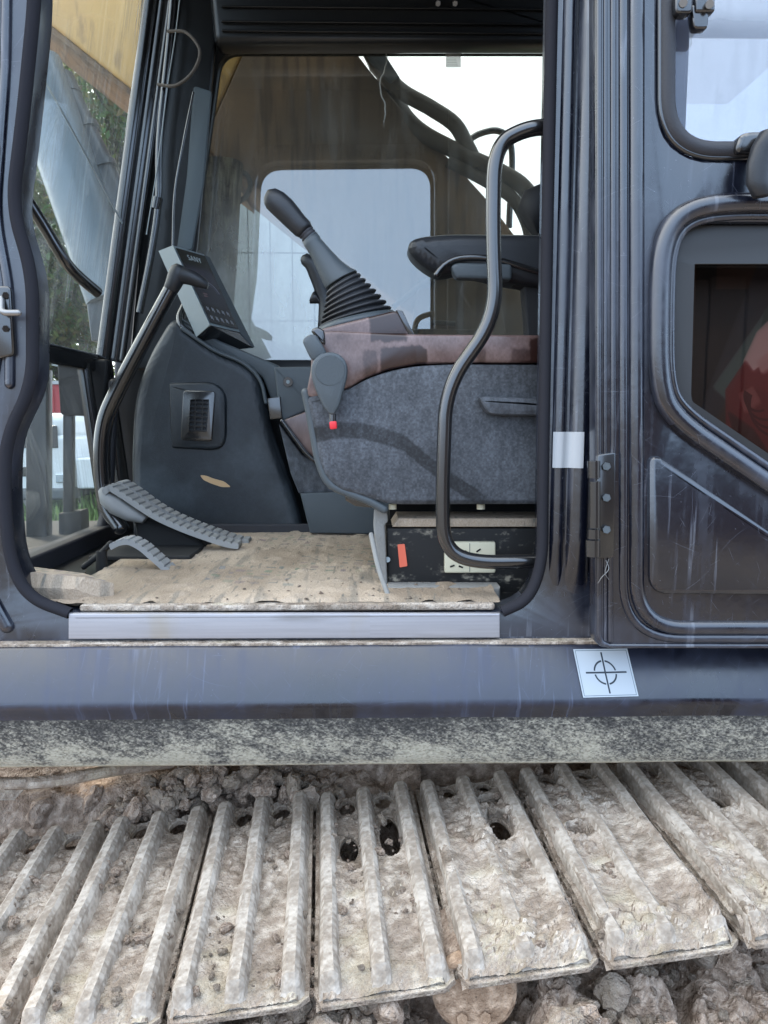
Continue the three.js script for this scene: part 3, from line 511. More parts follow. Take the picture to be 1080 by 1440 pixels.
// ------------------------------------------------------------------ inside the cab
const FLOOR = 1.296;
{ // moulded front console with an air vent
  const z = -0.8;
  const c = mesh('front_console', plate([[184, 770], [182, 640], [186, 560], [206, 500], [236, 450], [250, 446], [262, 462], [306, 494], [344, 508], [366, 530], [372, 565], [388, 625], [412, 690], [434, 770]], z, 0.30, { bevel: 0.03, r: [0, .05, .06, .05, .02, .02, .03, .05, .05, .04, .04, .05, .05, 0], seg: 7 }), M.plastic, ex);
  mesh('console_lip', [plate([[248, 444], [262, 450], [306, 478], [392, 514], [397, 566], [384, 570], [370, 532], [344, 512], [306, 498], [258, 468]], z - 0.02, 0.2, { bevel: 0.006, r: 0.01 }), bar([[256, 462], [304, 495], [343, 509], [368, 534], [374, 566]].map(([x, y]) => at(x, y, z - 0.002)), 0.005, 0.03)], M.plasticGrey, c);
  const v = grp('air_vent', c);
  mesh('vent_surround', plate([[236, 538], [300, 536], [318, 552], [318, 622], [306, 634], [240, 630]], z + 0.012, 0.03, { bevel: 0.0115, r: [0.01, 0.03, 0.03, 0.03, 0.03, 0.01], seg: 6, holes: [{ pts: [[262, 552], [299, 552], [295, 618], [259, 616]], r: 0.008 }] }), M.plastic, v);
  mesh('vent_frame', plate([[257, 549], [303, 550], [298, 621], [254, 619]], z + 0.016, 0.02, { bevel: 0.003, r: 0.01, holes: [{ pts: [[266, 560], [296, 560], [292, 609], [264, 608]], r: 0.006 }] }), M.gloss, v);
  mesh('vent_back', plate([[262, 552], [299, 552], [295, 618], [259, 616]], z - 0.006, 0.004), M.dark, v);
  for (let k = 0; k < 7; k++) { const y = 565 + k * 6.6; mesh('slat', plate([[264, y], [296, y], [295.5, y + 2.6], [264, y + 2.6]], z + 0.008, 0.012), M.gloss, v); }
  for (let k = 0; k < 2; k++) mesh('slat', plate([[274 + k * 10, 560], [276 + k * 10, 560], [275 + k * 10, 609], [273 + k * 10, 609]], z + 0.011, 0.006), M.gloss, v);
  mesh('peeled_patch', plate([[281, 668], [290, 669], [300, 673], [315, 677], [325, 685], [312, 685], [297, 680], [286, 675]], z + 0.0015, 0.003, { r: 0.006 }), S({ color: lin(0.6, 0.4, 0.22), roughness: 0.8 }), c, { label: 'peeled tan patch low on the console' });
  mesh('kick_strip', box((at(186, 745, z).x + at(432, 745, z).x) / 2 + 0.01, FLOOR + 0.012, z + 0.0, at(436, 745, z).x - at(186, 745, z).x, 0.03, 0.012, 0.004), M.rubber, c);
}
{ // right-hand console and the riser between it and the front console
  const z = -0.74, c = mesh('far_console', plate([[385, 516], [560, 514], [560, 600], [470, 600], [440, 574], [398, 592], [392, 580]], z, 0.2, { bevel: 0.006, r: 0.006 }), M.plasticGrey, ex);
  mesh('bolt', rod(at(405, 537, z), at(405, 537, z + 0.006), 0.013, 0.012, 18), M.gloss, c); mesh('bolt', rod(at(405, 537, z), at(405, 537, z + 0.009), 0.006, 0.005, 6), M.paleGrey, c);
  mesh('corner_clip', plate([[376, 560], [394, 558], [397, 588], [380, 590]], z + 0.006, 0.03, { bevel: 0.002 }), M.gloss, c);
  mesh('console_side', plate([[396, 592], [442, 574], [480, 600], [480, 662], [452, 650], [430, 634]], z + 0.02, 0.05, { bevel: 0.004 }), M.film, c);
  mesh('side_edge', bar([[397, 592], [432, 640], [452, 654]].map(([x, y]) => at(x, y, z + 0.026)), 0.006, 0.03), M.gloss, c);
  mesh('riser', plate([[392, 596], [425, 640], [470, 662], [560, 662], [560, 690], [420, 694], [408, 664]], z - 0.01, 0.1, { bevel: 0.004 }), M.console, c);
  mesh('riser_foot', plate([[422, 694], [560, 688], [560, 752], [436, 750]], z - 0.0, 0.1, { bevel: 0.004 }), M.plasticGrey, c);
}
{ // monitor on the console
  const f = [at(243, 345, -0.78), at(287, 358, -0.93), at(337, 467, -0.90), at(295, 457, -0.75)];
  const bk = [at(223, 353, -0.83), at(262, 364, -0.98), at(318, 480, -0.96), at(276, 474, -0.80)];
  const c = grp('monitor', ex);
  let g = new ConvexGeometry([...f, ...bk]); mesh('monitor_case', g, M.paleGrey, c);
  const n = f[1].clone().sub(f[0]).cross(f[3].clone().sub(f[0])).normalize().negate(); if (n.x < 0) n.negate();
  const face = canvasTex(300, 560, (k, w, h) => {
    k.fillStyle = '#23232b'; k.fillRect(0, 0, w, h); k.fillStyle = '#10181a'; k.fillRect(0, 0, w, 108);
    k.fillStyle = '#c9d3d4'; k.font = 'bold 56px sans-serif'; k.textAlign = 'center'; k.fillText('SANY', w / 2 + 4, 74);
    k.fillStyle = '#2f2e3a'; k.fillRect(18, 122, w - 36, 290); k.fillStyle = '#3d3b4a'; k.fillRect(30, 134, w - 60, 90);
    k.strokeStyle = '#8b8a98'; k.lineWidth = 7; k.beginPath(); k.arc(170, 320, 92, 3.5, 6.1); k.stroke(); k.lineWidth = 3; k.strokeStyle = '#777687'; k.beginPath(); k.arc(170, 320, 70, 3.4, 6.2); k.stroke();
    k.fillStyle = '#8d6a6c'; k.fillRect(70, 330, 44, 8); k.fillRect(70, 348, 40, 8); k.fillStyle = '#15151a';
    for (let r = 0; r < 2; r++) for (let i = 0; i < 5; i++) { k.fillStyle = '#17171c'; k.fillRect(22 + i * 53, 428 + r * 66, 44, 52); k.fillStyle = '#b9bac4'; k.fillRect(34 + i * 53, 436 + r * 66, 9, 26); k.fillRect(48 + i * 53, 440 + r * 66, 6, 30); }
  });
  const o = n.clone().multiplyScalar(0.0025);
  mesh('monitor_panel', sheet(f.map((p) => p.clone().add(o)).map((p, i, a) => p.lerp(a[(i + 2) % 4], 0.03))), Ph({ map: face, roughness: 0.25, clearcoat: 0.4 }), c, { label: 'dark instrument panel with gauge and button rows' });
  mesh('monitor_bezel', new ConvexGeometry([at(287, 358, -0.93), at(295, 362, -0.95), at(358, 488, -0.93), at(350, 490, -0.92), at(337, 467, -0.90), at(318, 480, -0.96)]), M.plasticGrey, c);
  mesh('monitor_base', new ConvexGeometry([at(276, 474, -0.80), at(295, 457, -0.755), at(337, 467, -0.905), at(357, 489, -0.93), at(318, 482, -0.96), at(282, 481, -0.82), at(330, 492, -0.9)]), M.gloss, c);
  mesh('monitor_stalk', hose([at(258, 430, -0.84), at(252, 446, -0.82), at(256, 460, -0.81), at(272, 470, -0.82)], 0.008), M.gloss, c);
}
// travel pedals, their levers and the foot rest
function ribbedPad(list, z, width, thick, ribs, mat, parent, name) { // list: the pad's near top edge in the picture's plane z, going away by width
  const pts = list.map(([x, y]) => at(x, y, z)), curve = new THREE.CatmullRomCurve3(pts, false, 'centripetal'), N = ribs * 6, pos = [], idx = [];
  for (let i = 0; i <= N; i++) {
    const t = i / N, p = curve.getPointAt(t), tn = curve.getTangentAt(t), up = V3(-tn.y, tn.x, 0).normalize(); if (up.y < 0) up.negate();
    const w = typeof width === 'function' ? width(t) : width, h = (i % 6 === 0 ? -0.004 : 0), top = p.clone().addScaledVector(up, h), low = p.clone().addScaledVector(up, -thick);
    for (const [q, dz] of [[low, 0.0], [top, 0.0], [top, -w], [low, -w]]) pos.push(q.x, q.y, q.z + dz);
  }
  for (let i = 0; i < N; i++) for (let k = 0; k < 4; k++) { const a = i * 4 + k, b = i * 4 + (k + 1) % 4; idx.push(a, b, a + 4, b, b + 4, a + 4); }
  for (const i of [0, N]) { const a = i * 4; idx.push(a, a + 1, a + 2, a, a + 2, a + 3); }
  let g = new THREE.BufferGeometry(); g.setAttribute('position', new THREE.Float32BufferAttribute(pos, 3)); g.setIndex(idx); g = toCreasedNormals(g, 0.5);
  return mesh(name, g, mat, parent);
}
for (const [dz, dx, dy, lab] of [[0, 0, 0, 'nearer long ribbed travel pedal'], [-0.11, 0, 0, 'further long ribbed travel pedal']]) {
  const z = -0.5 + dz, p = grp('travel_pedal', ex, lab), K = (x, y) => dz ? [x + 14, y - 5] : [x, y];
  ribbedPad([K(142, 690), K(152, 682), K(172, 692), K(196, 708), K(222, 724), K(255, 739), K(290, 752), K(322, 762), K(336, 764)], z, (t) => 0.062 - 0.012 * sm(0.1, 0.4, t), 0.014, 20, M.pad, p, 'tread');
  mesh('toe_block', loft([K(143, 688), K(150, 698), K(165, 710), K(185, 722), K(205, 730)].map(([x, y], i) => ({ c: at(x, y, z - 0.03), axis: V3(1, -0.7, 0), rx: [0.008, 0.02, 0.024, 0.02, 0.012][i], rz: [0.02, 0.032, 0.034, 0.03, 0.024][i] }))), M.pad, p);
}
{
  const b = grp('pedal_base', ex), z = -0.52;
  mesh('gaiter', [plate([[186, 722], [250, 744], [290, 765], [290, 790], [196, 790]], z - 0.02, 0.16, { bevel: 0.01, r: 0.02 })], M.matt, b);
  mesh('base_tray', [bar([at(160, 800, -0.40), at(278, 800, -0.40), at(300, 784, -0.52), at(286, 774, -0.66)], 0.008, 0.01), bar([at(150, 786, -0.44), at(270, 786, -0.44)], 0.006, 0.01)], M.rubberDusty, b);
  mesh('base_plate', box(at(215, 790, -0.5).x, FLOOR + 0.006, -0.53, 0.22, 0.012, 0.26, 0.004), M.matt, b);
  const f = grp('foot_rest', ex, 'short arched ribbed foot rest');
  ribbedPad([[152, 766], [164, 760], [180, 758], [198, 766], [216, 781], [234, 797], [240, 803]], -0.28, 0.05, 0.012, 10, M.pad, f, 'tread');
  mesh('bracket', [bar([at(156, 764, -0.31), at(140, 780, -0.31), at(118, 797, -0.31)], 0.006, 0.01), rod(at(143, 775, -0.31), at(143, 806, -0.31), 0.011)], M.matt, f);
}
for (const k of [0, 1]) {
  const z = -0.54 - k * 0.13, o = k ? 9 : 0, l = grp('travel_lever', ex, k ? 'further bent travel lever' : 'nearer bent travel lever');
  mesh('shaft', bar([at(168 + o, 742, z + 0.02), at(143 + o, 706, z), at(140 + o, 600, z), at(168 + o, 540, z), at(242 + o * 0.6, 404, z)], k ? 0.009 : 0.0165, 0.09, { sides: 18 }), M.gloss, l);
  if (!k) mesh('grip', [loft([[238, 412, 9.5], [244, 400, 11], [249, 388, 12.5], [252, 378, 11], [254, 373, 6]].map(([x, y, r]) => ({ c: at(x, y, z), axis: V3(0.4, 1, 0), rx: r * 0.00165 }))), loft([[246, 386, 10], [256, 387, 11.5], [268, 390, 10.5], [282, 396, 8.5], [292, 402, 5]].map(([x, y, r]) => ({ c: at(x, y, z), axis: V3(1, -0.3, 0), rx: r * 0.00165 })))], M.grip, l);
}
// joysticks
function joystick(label, z, k, ox, oy) { // k scales the picture's outline about (500, 440)
  const j = grp('joystick', ex, label), q = (x, y) => at(500 + (x - 500) * k + ox, 440 + (y - 440) * k + oy, z), R = (1.25 - z) / FOC * k * 1.03;
  const ring = (x, y, r, ax, ay) => ({ c: q(x, y), axis: V3(ax, ay, 0), rx: r * R, rz: r * R * 0.9 });
  mesh('grip', loft([ring(372, 277, 3, -1, .35), ring(374.5, 276.5, 9, -1, .35), ring(381, 279, 13.8, -1, .5), ring(390, 285, 15.5, -1, .7), ring(400, 294, 15.6, -1, .9), ring(410, 305, 14.6, -1, 1.05), ring(419, 315, 13.6, -1, 1.1), ring(426, 322, 13.4, -1, 1.1), ring(430, 326, 11, -1, 1.1)], 32), M.grip, j);
  const col = []; for (let i = 0; i <= 12; i++) { const t = i / 12; col.push(ring(427 + 12 * t, 322 + 16 * t, 10.2 + (i % 3 === 1 ? 1.3 : 0), -1, 1.2)); }
  mesh('grip_collar', loft(col), M.rubber, j);
  mesh('shaft_cover', loft([ring(435, 334, 11.4, -1, 1.25), ring(440, 341, 12.2, -1, 1.3), ring(441, 343, 11.6, -1, 1.3), ring(447, 351, 12.6, -1, 1.3), ring(455, 363, 14.6, -.9, 1.4), ring(464, 376, 17.4, -.8, 1.4), ring(473, 387, 20.8, -.7, 1.3), ring(479.5, 393, 23.6, -.62, 1.1), ring(480.5, 394.5, 23.2, -.6, 1.1)], 36), M.plasticGrey, j);
  const bel = [], N = 7, ST = 10; for (let i = 0; i <= N * ST; i++) {
    const t = i / (N * ST), f = (i % ST) / ST, x = 481 + 22 * t - 2 * t * t, y = 396 + 54 * t, r = 24.5 + 27 * t, an = (31 - 17 * t) * Math.PI / 180;
    bel.push(ring(x, y, r * (1 - 0.17 * Math.pow(Math.abs(Math.cos(Math.PI * f)), 3)), -Math.sin(an), Math.cos(an)));
  }
  mesh('bellows', loft(bel, 40), M.boot, j);
  mesh('bellows_foot', loft([ring(501, 449, 51, -.22, 1), ring(502, 454, 54, -.22, 1), ring(503, 459, 54, -.22, 1)], 40), M.plasticGrey, j);
  return j;
}
joystick('near joystick with black grip and ribbed bellows', -0.24, 1, 0, 0);
{ // the far one shows only its grip, standing upright behind
  const j = grp('joystick', ex, 'far joystick half hidden behind the near one'), z = -0.72, R = (1.25 - z) / FOC, ring = (x, y, r, ax = -.3, ay = 1) => ({ c: at(x, y, z), axis: V3(ax, ay, 0), rx: r * R });
  mesh('grip', loft([ring(423, 364, 2, -1, .2), ring(425, 365, 6, -1, .2), ring(431, 367, 10, -1, .1), ring(440, 373, 12, -1, .8), ring(446, 384, 12, -.5, 1), ring(451, 398, 11.5), ring(455, 412, 11), ring(459, 426, 11), ring(463, 446, 16), ring(467, 466, 22)]), M.grip, j);
  mesh('thumb_knob', loft([ring(436, 420, 3, -1, .3), ring(438, 419, 8, -1, .3), ring(445, 418, 9, -1, -.3), ring(455, 430, 8, -1, -1)]), M.grip, j);
}
{ // left-hand console beside the seat
  const z = -0.10, D = 0.26;
  const c = mesh('seat_console', fitUV(plate([[430, 560], [440, 556], [490, 548], [512, 534], [545, 522], [585, 514], [640, 512], [900, 513], [900, 709], [548, 710], [526, 703], [500, 695], [478, 690], [458, 672], [448, 650], [442, 612]], z, D, { bevel: 0.01, r: [.01, .01, .03, .03, .03, .03, 0, 0, 0, .03, .02, .02, .02, .03, .02, .02], seg: 5 }), 430, 500, 770, 712, z), M.console, ex);
  mesh('console_trim', fitUV(plate([[430, 556], [437, 520], [437, 480], [449, 467], [470, 465], [578, 470], [900, 472], [900, 511], [640, 510], [585, 512], [545, 520], [512, 532], [490, 546], [440, 560]], z - 0.004, D - 0.01, { bevel: 0.005, r: 0.008 }), 430, 430, 770, 560, z), M.film, c);
  mesh('lever_mount', fitUV(plate([[449, 468], [452, 462], [553, 437], [563, 438], [580, 471]], z - 0.02, D - 0.05, { bevel: 0.005, r: 0.006 }), 430, 430, 770, 560, z), M.film, c);
  mesh('mount_edge', plate([[557, 436], [566, 437], [583, 471], [575, 471]], z - 0.016, D - 0.06, { bevel: 0.002 }), M.gloss, c);
  mesh('pull_handle', plate([[672, 559], [684, 557], [900, 567], [900, 587], [696, 584], [684, 580]], z + 0.022, 0.03, { bevel: 0.008, r: 0.01, seg: 5 }), M.console, c);
  mesh('console_lip', bar([[430, 552], [436, 580], [448, 648], [462, 682], [500, 697], [520, 704], [540, 716]].map(([x, y]) => at(x, y, z - 0.012)), 0.008, 0.02), M.plasticGrey, c);
  mesh('under_bracket', [plate([[484, 694], [520, 702], [534, 712], [520, 714], [500, 712], [486, 704]], z - 0.04, 0.05, { bevel: 0.003 })], M.gloss, c);
  for (const x of [552, 676]) mesh('bolt', rod(at(x, 709, z - 0.03), at(x, 716, z - 0.03), 0.008, 0.008, 6), M.cream, c);
  // locking lever
  const l = grp('lock_lever', ex), zl = z + 0.03;
  mesh('lever_body', plate([[437, 526], [438, 510], [448, 498], [463, 494], [478, 498], [488, 510], [489, 526], [484, 545], [476, 574], [469, 584], [462, 582], [454, 572], [442, 545]], zl, 0.022, { bevel: 0.005, r: 0.012, seg: 4 }), M.plasticGrey, l);
  mesh('lever_disc', [rod(at(464, 521, zl - 0.002), at(464, 521, zl + 0.0025), 0.0255, 0.0245, 40)], M.plasticGrey, l);
  mesh('lever_stem', plate([[424, 478], [434, 470], [444, 470], [459, 494], [456, 500], [442, 507], [436, 504]], zl - 0.006, 0.02, { bevel: 0.005, r: 0.008, seg: 4 }), M.plasticGrey, l);
  mesh('lever_tab', plate([[436, 464], [446, 459], [456, 464], [458, 486], [448, 480]], zl - 0.03, 0.02, { bevel: 0.004, r: 0.006 }), M.gloss, l);
  mesh('red_button', [plate([[463, 593], [473, 592], [474, 603], [464, 604]], zl, 0.016, { bevel: 0.002, r: 0.003 })], M.red, l); mesh('button_stem', rod(at(468, 582, zl - 0.01), at(468, 596, zl - 0.01), 0.006), M.gloss, l);
}
{ // dark plinth under the console, with socket and sticker
  const z = -0.15, c = mesh('seat_plinth', plate([[543, 742], [900, 742], [900, 842], [545, 842]], z, 0.3, { bevel: 0.004 }), S({ map: T.plinth, roughness: 0.6, bumpMap: T.softBump, bumpScale: 0.001 }), ex);
  mesh('plinth_top', plate([[560, 729], [900, 729], [900, 741], [552, 741]], z + 0.006, 0.2, { bevel: 0.002 }), M.mat, c);
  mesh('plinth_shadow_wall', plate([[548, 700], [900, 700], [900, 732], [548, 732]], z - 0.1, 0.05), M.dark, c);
  mesh('plinth_step', plate([[546, 826], [704, 826], [704, 850], [546, 850]], z + 0.05, 0.05, { bevel: 0.006 }), M.rubberDusty, c);
  mesh('torn_lip', plate([[526, 716], [544, 714], [546, 734], [541, 737], [545, 822], [536, 824], [530, 780], [525, 740]], z + 0.012, 0.02, { bevel: 0.003, r: 0.006 }), M.rubberDusty, c, { label: 'torn grey edge strip of the plinth' });
  mesh('bolt', rod(at(545, 787, z), at(545, 787, z + 0.008), 0.0055, 0.005, 10), M.paleGrey, c);
  mesh('orange_sticker', plate([[559, 766], [569, 765], [573, 796], [562, 798]], z + 0.003, 0.004, { r: 0.002 }), M.orange, c);
  const so = mesh('power_socket', plate([[625, 762], [697, 762], [697, 806], [625, 806]], z + 0.011, 0.012, { bevel: 0.003, r: 0.004 }), M.cream, c);
  mesh('socket_split', [plate([[660.2, 764], [661, 764], [661, 804], [660.2, 804]], z + 0.0115, 0.001)], M.plasticGrey, so);
  for (const [a, b] of [[[633, 797], [639, 795]], [[645, 796], [651, 798]], [[655, 774], [652, 782]], [[676, 772], [670, 776]], [[668, 780], [672, 785]]]) mesh('slot', rod(at(...a, z + 0.011), at(...b, z + 0.011), 0.0016, 0.0016, 8), M.dark, so);
}
{ // arm rest, seat behind the pillar
  const z = -0.28, c = grp('arm_rest', ex);
  mesh('arm_pad', plate([[574, 346], [577, 336], [592, 330], [630, 326], [900, 328], [900, 405], [760, 402], [700, 392], [650, 378], [620, 386], [598, 374], [580, 358]], z, 0.1, { bevel: 0.024, r: [.01, .01, .02, .03, 0, 0, .03, .04, .04, .02, .03, .02], seg: 6 }), M.grip, c);
  mesh('pad_edge', bar([[614, 386], [624, 372], [645, 362], [690, 362], [790, 392]].map(([x, y]) => at(x, y, z + 0.002)), 0.006, 0.04), M.gloss, c);
  mesh('tilt_lever', plate([[634, 373], [644, 369], [720, 371], [720, 394], [640, 391]], z + 0.012, 0.03, { bevel: 0.006, r: 0.008 }), M.plasticGrey, c);
  mesh('arm_bracket', plate([[700, 392], [900, 392], [900, 478], [742, 478], [736, 405]], z - 0.03, 0.04, { bevel: 0.006 }), M.matt, c);
  const s = grp('operator_seat', ex);
  mesh('backrest', box(0.56, 2.03, -0.64, 0.25, 0.96, 0.2, 0.07), M.matt, s); mesh('cushion', box(0.45, 1.66, -0.52, 0.5, 0.14, 0.44, 0.05), M.matt, s);  // backrest made tall to block the rear opening mirrored in the far glass
  mesh('bolster', loft([[752, 330, 10], [742, 312, 22], [752, 292, 26], [775, 278, 22], [800, 272, 8]].map(([x, y, r]) => ({ c: at(x, y, -0.55), axis: V3(1, 0.7, 0), rx: r * 0.0017 }))), M.matt, s);
}
// grab rail in the doorway
{
  const z = -0.026, r = grp('grab_rail', ex);
  mesh('rail', bar([at(788, 178, z - 0.004), at(740, 180, z), at(695, 205, z), at(693, 330, z), at(698, 445, z), at(627, 545, z), at(622, 700, z), at(624, 768, z), at(660, 791, z), at(778, 789, z - 0.01)], 0.0122, 0.055, { seg: 260, sides: 18 }), M.gloss, r);
}
// ------------------------------------------------------------------ boom and its gear beyond the cab
{
  const z = -1.35;
  const b = grp('boom', ex);
  mesh('boom_arm', plate([[-420, -359], [60, 25], [283, 203], [400, -60], [60, -420], [-420, -900]], z, 0.47, { bevel: 0.01 }), M.boom, b);
  mesh('boom_underside', plate([[-420, -357], [60, 27], [330, 243], [329, 250], [60, 36], [-420, -348]], z - 0.012, 0.446), M.boomFoot, b, { label: 'underside of the boom coloured brown for its shade' });  // browner strip paints the shade under the boom
  mesh('boom_heel', plate([[284, 204], [335, 245], [560, 428], [650, 500], [760, 560], [930, 560], [930, 500], [800, 425], [735, 345], [690, 285], [640, 230], [590, 182], [520, 98], [401, -59]], z, 0.47, { bevel: 0.01 }), M.boomFoot, b, { label: 'heel of the boom coloured brown for the shade beside the cab' });  // shade between boom and cab put into this brown
  const hz = z + 0.03;
  mesh('boom_hose', hose([at(500, 40, hz), at(530, 88, hz), at(562, 126, hz), at(606, 152, hz), at(640, 176, hz), at(656, 204, hz), at(672, 236, hz)], 0.024), M.hose, b);
  mesh('boom_hose', hose([at(520, 62, hz - .1), at(575, 170, hz - .05), at(640, 212, hz), at(700, 240, hz), at(735, 262, hz), at(752, 288, hz), at(764, 330, hz)], 0.026), M.hose, b);
  mesh('boom_hose', hose([at(630, 226, hz), at(690, 258, hz), at(722, 280, hz), at(740, 312, hz), at(748, 345, hz)], 0.02), M.hose, b);
  mesh('boom_hose', hose([at(655, 200, hz - .2), at(675, 188, hz - .2), at(700, 184, hz - .2), at(716, 196, hz - .2), at(716, 320, hz - .2)], 0.011), M.gloss, b);
  mesh('hose_clamp', plate([[512, 66], [540, 74], [562, 108], [548, 116], [520, 84]], hz + 0.03, 0.08, { bevel: 0.004 }), M.barrel, b);
  mesh('hose_loop', hose([at(333, 240, z + .02), at(347, 246, z + .02), at(352, 262, z + .02), at(346, 276, z + .02), at(334, 285, z + .02)], 0.0085), M.hose, b);
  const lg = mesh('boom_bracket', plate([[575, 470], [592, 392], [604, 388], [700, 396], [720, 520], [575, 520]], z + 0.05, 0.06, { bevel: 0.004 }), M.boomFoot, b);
  mesh('bracket_strap', [plate([[588, 392], [608, 387], [608, 402], [590, 406]], z + 0.056, 0.03), hose([at(553, 432, z + .06), at(575, 414, z + .06), at(600, 396, z + .06), at(690, 372, z + .06)], 0.009), hose([at(584, 470, z + .07), at(588, 458, z + .07), at(604, 454, z + .07), at(640, 455, z + .07)], 0.008)], M.hose, lg);
  const c1 = grp('lift_cylinder', ex, 'slim lift cylinder with a bright rod ahead of the cab');
  mesh('rod', rod(at(34, 30, -1.3), at(84, 120, -1.3), 0.028), M.rodSteel, c1);
  mesh('gland', rod(at(80, 112, -1.3), at(92, 138, -1.3), 0.054), M.barrel, c1); mesh('pipe_clamp', rod(at(113, 180, -1.3), at(117, 188, -1.3), 0.057), M.barrel, c1); mesh('pipe_clamp', rod(at(138, 234, -1.3), at(142, 242, -1.3), 0.057), M.barrel, c1);
  mesh('barrel', rod(at(86, 124, -1.3), at(225, 420, -1.3), 0.05), M.barrel, c1);
  const c2 = grp('lift_cylinder', ex, 'thick lift cylinder ahead of the cab coloured pale for haze');
  mesh('barrel', rod(at(46, 90, -1.24), at(160, 420, -1.24), 0.085), Ph({ color: lin(0.2, 0.27, 0.33), roughness: 0.35, clearcoat: 0.3, bumpMap: T.softBump, bumpScale: 0.004 }), c2);  // pale tone stands for bluish haze over a dark barrel
  mesh('foot', plate([[112, 352], [140, 336], [170, 350], [170, 480], [128, 480]], -1.2, 0.12, { bevel: 0.006 }), M.barrel, c2);
  mesh('mud_caked_post', loft([[306, 232, 34], [302, 300, 33], [296, 380, 35], [290, 460, 35], [286, 560, 36]].map(([x, y, r]) => ({ c: at(x, y, -1.3), axis: V3(0.05, -1, 0), rx: r * 0.00236 }))), M.bark, ex, { label: 'mud caked post under the boom' });
}
{ // front step and mirror stand just ahead of the lower glass
  const f = grp('front_step', ex), z = -0.86;
  mesh('step_plate', box(-0.98, FLOOR - 0.03, -0.65, 0.34, 0.03, 1.1, 0.006), M.matt, f);
  mesh('post', plate([[36, 520], [66, 520], [66, 790], [36, 790]], z, 0.04, { bevel: 0.004 }), M.inner, f);
  mesh('post', plate([[88, 580], [102, 580], [102, 745], [88, 745]], z - 0.05, 0.025, { bevel: 0.004 }), M.inner, f);
  mesh('mirror_plate', plate([[79, 505], [152, 505], [146, 586], [84, 584]], z - 0.03, 0.03, { bevel: 0.008, r: 0.012 }), M.matt, f);
  mesh('post_foot', plate([[82, 722], [114, 718], [116, 756], [82, 758]], z - 0.04, 0.06, { bevel: 0.004 }), M.matt, f);
}

// ------------------------------------------------------------------ track
const PIT = 0.1885, SW = 0.492;
const TRK = new THREE.Matrix4();
{ // along the track (a little uphill to the back), up, and out towards the photographer
  const u = V3(1, 0.09, -0.058).normalize(), w = V3(0.058, -0.035, 0.998); w.addScaledVector(u, -w.dot(u)).normalize();
  const n = w.clone().cross(u); TRK.makeBasis(u, n, w);
}
const trackPoint = (k) => V3(-0.096 + 0.19 * k, 0.9075 + 0.0178 * k, -0.146 - (k - 0) * 0.0085);   // inner end of shoe k's first grouser, at its crest
const GH = 0.034;                                                                      // height of a grouser over the plate
const clod = (sd, R = 1, det = 2) => { // a lump of dry mud
  const g = mergeVertices(new THREE.IcosahedronGeometry(1, det).deleteAttribute('normal').deleteAttribute('uv')), p = g.attributes.position;
  for (let i = 0; i < p.count; i++) { const x = p.getX(i), y = p.getY(i), z = p.getZ(i), f = 0.62 + 0.55 * fbm(x * 1.7 + sd * 7.3 + 9, y * 1.7 + z * 1.3 + 9, 3, 0, sd) + 0.5 * (fbm(x * 4 + sd, z * 4 + y * 3.3, 2, 0, sd + 3) - 0.5); p.setXYZ(i, x * f * R, y * f * R * 0.8, z * f * R); }
  g.computeVertexNormals(); return g;
};
const clodGeos = [1, 2, 3, 4].map((s) => { const g = clod(s); return boxUV(g); });
for (const g of clodGeos) { g.deleteAttribute('normal'); g.computeVertexNormals(); const u = g.attributes.uv; for (let i = 0; i < u.count; i++) u.setXY(i, u.getX(i) * 0.03, u.getY(i) * 0.03); }
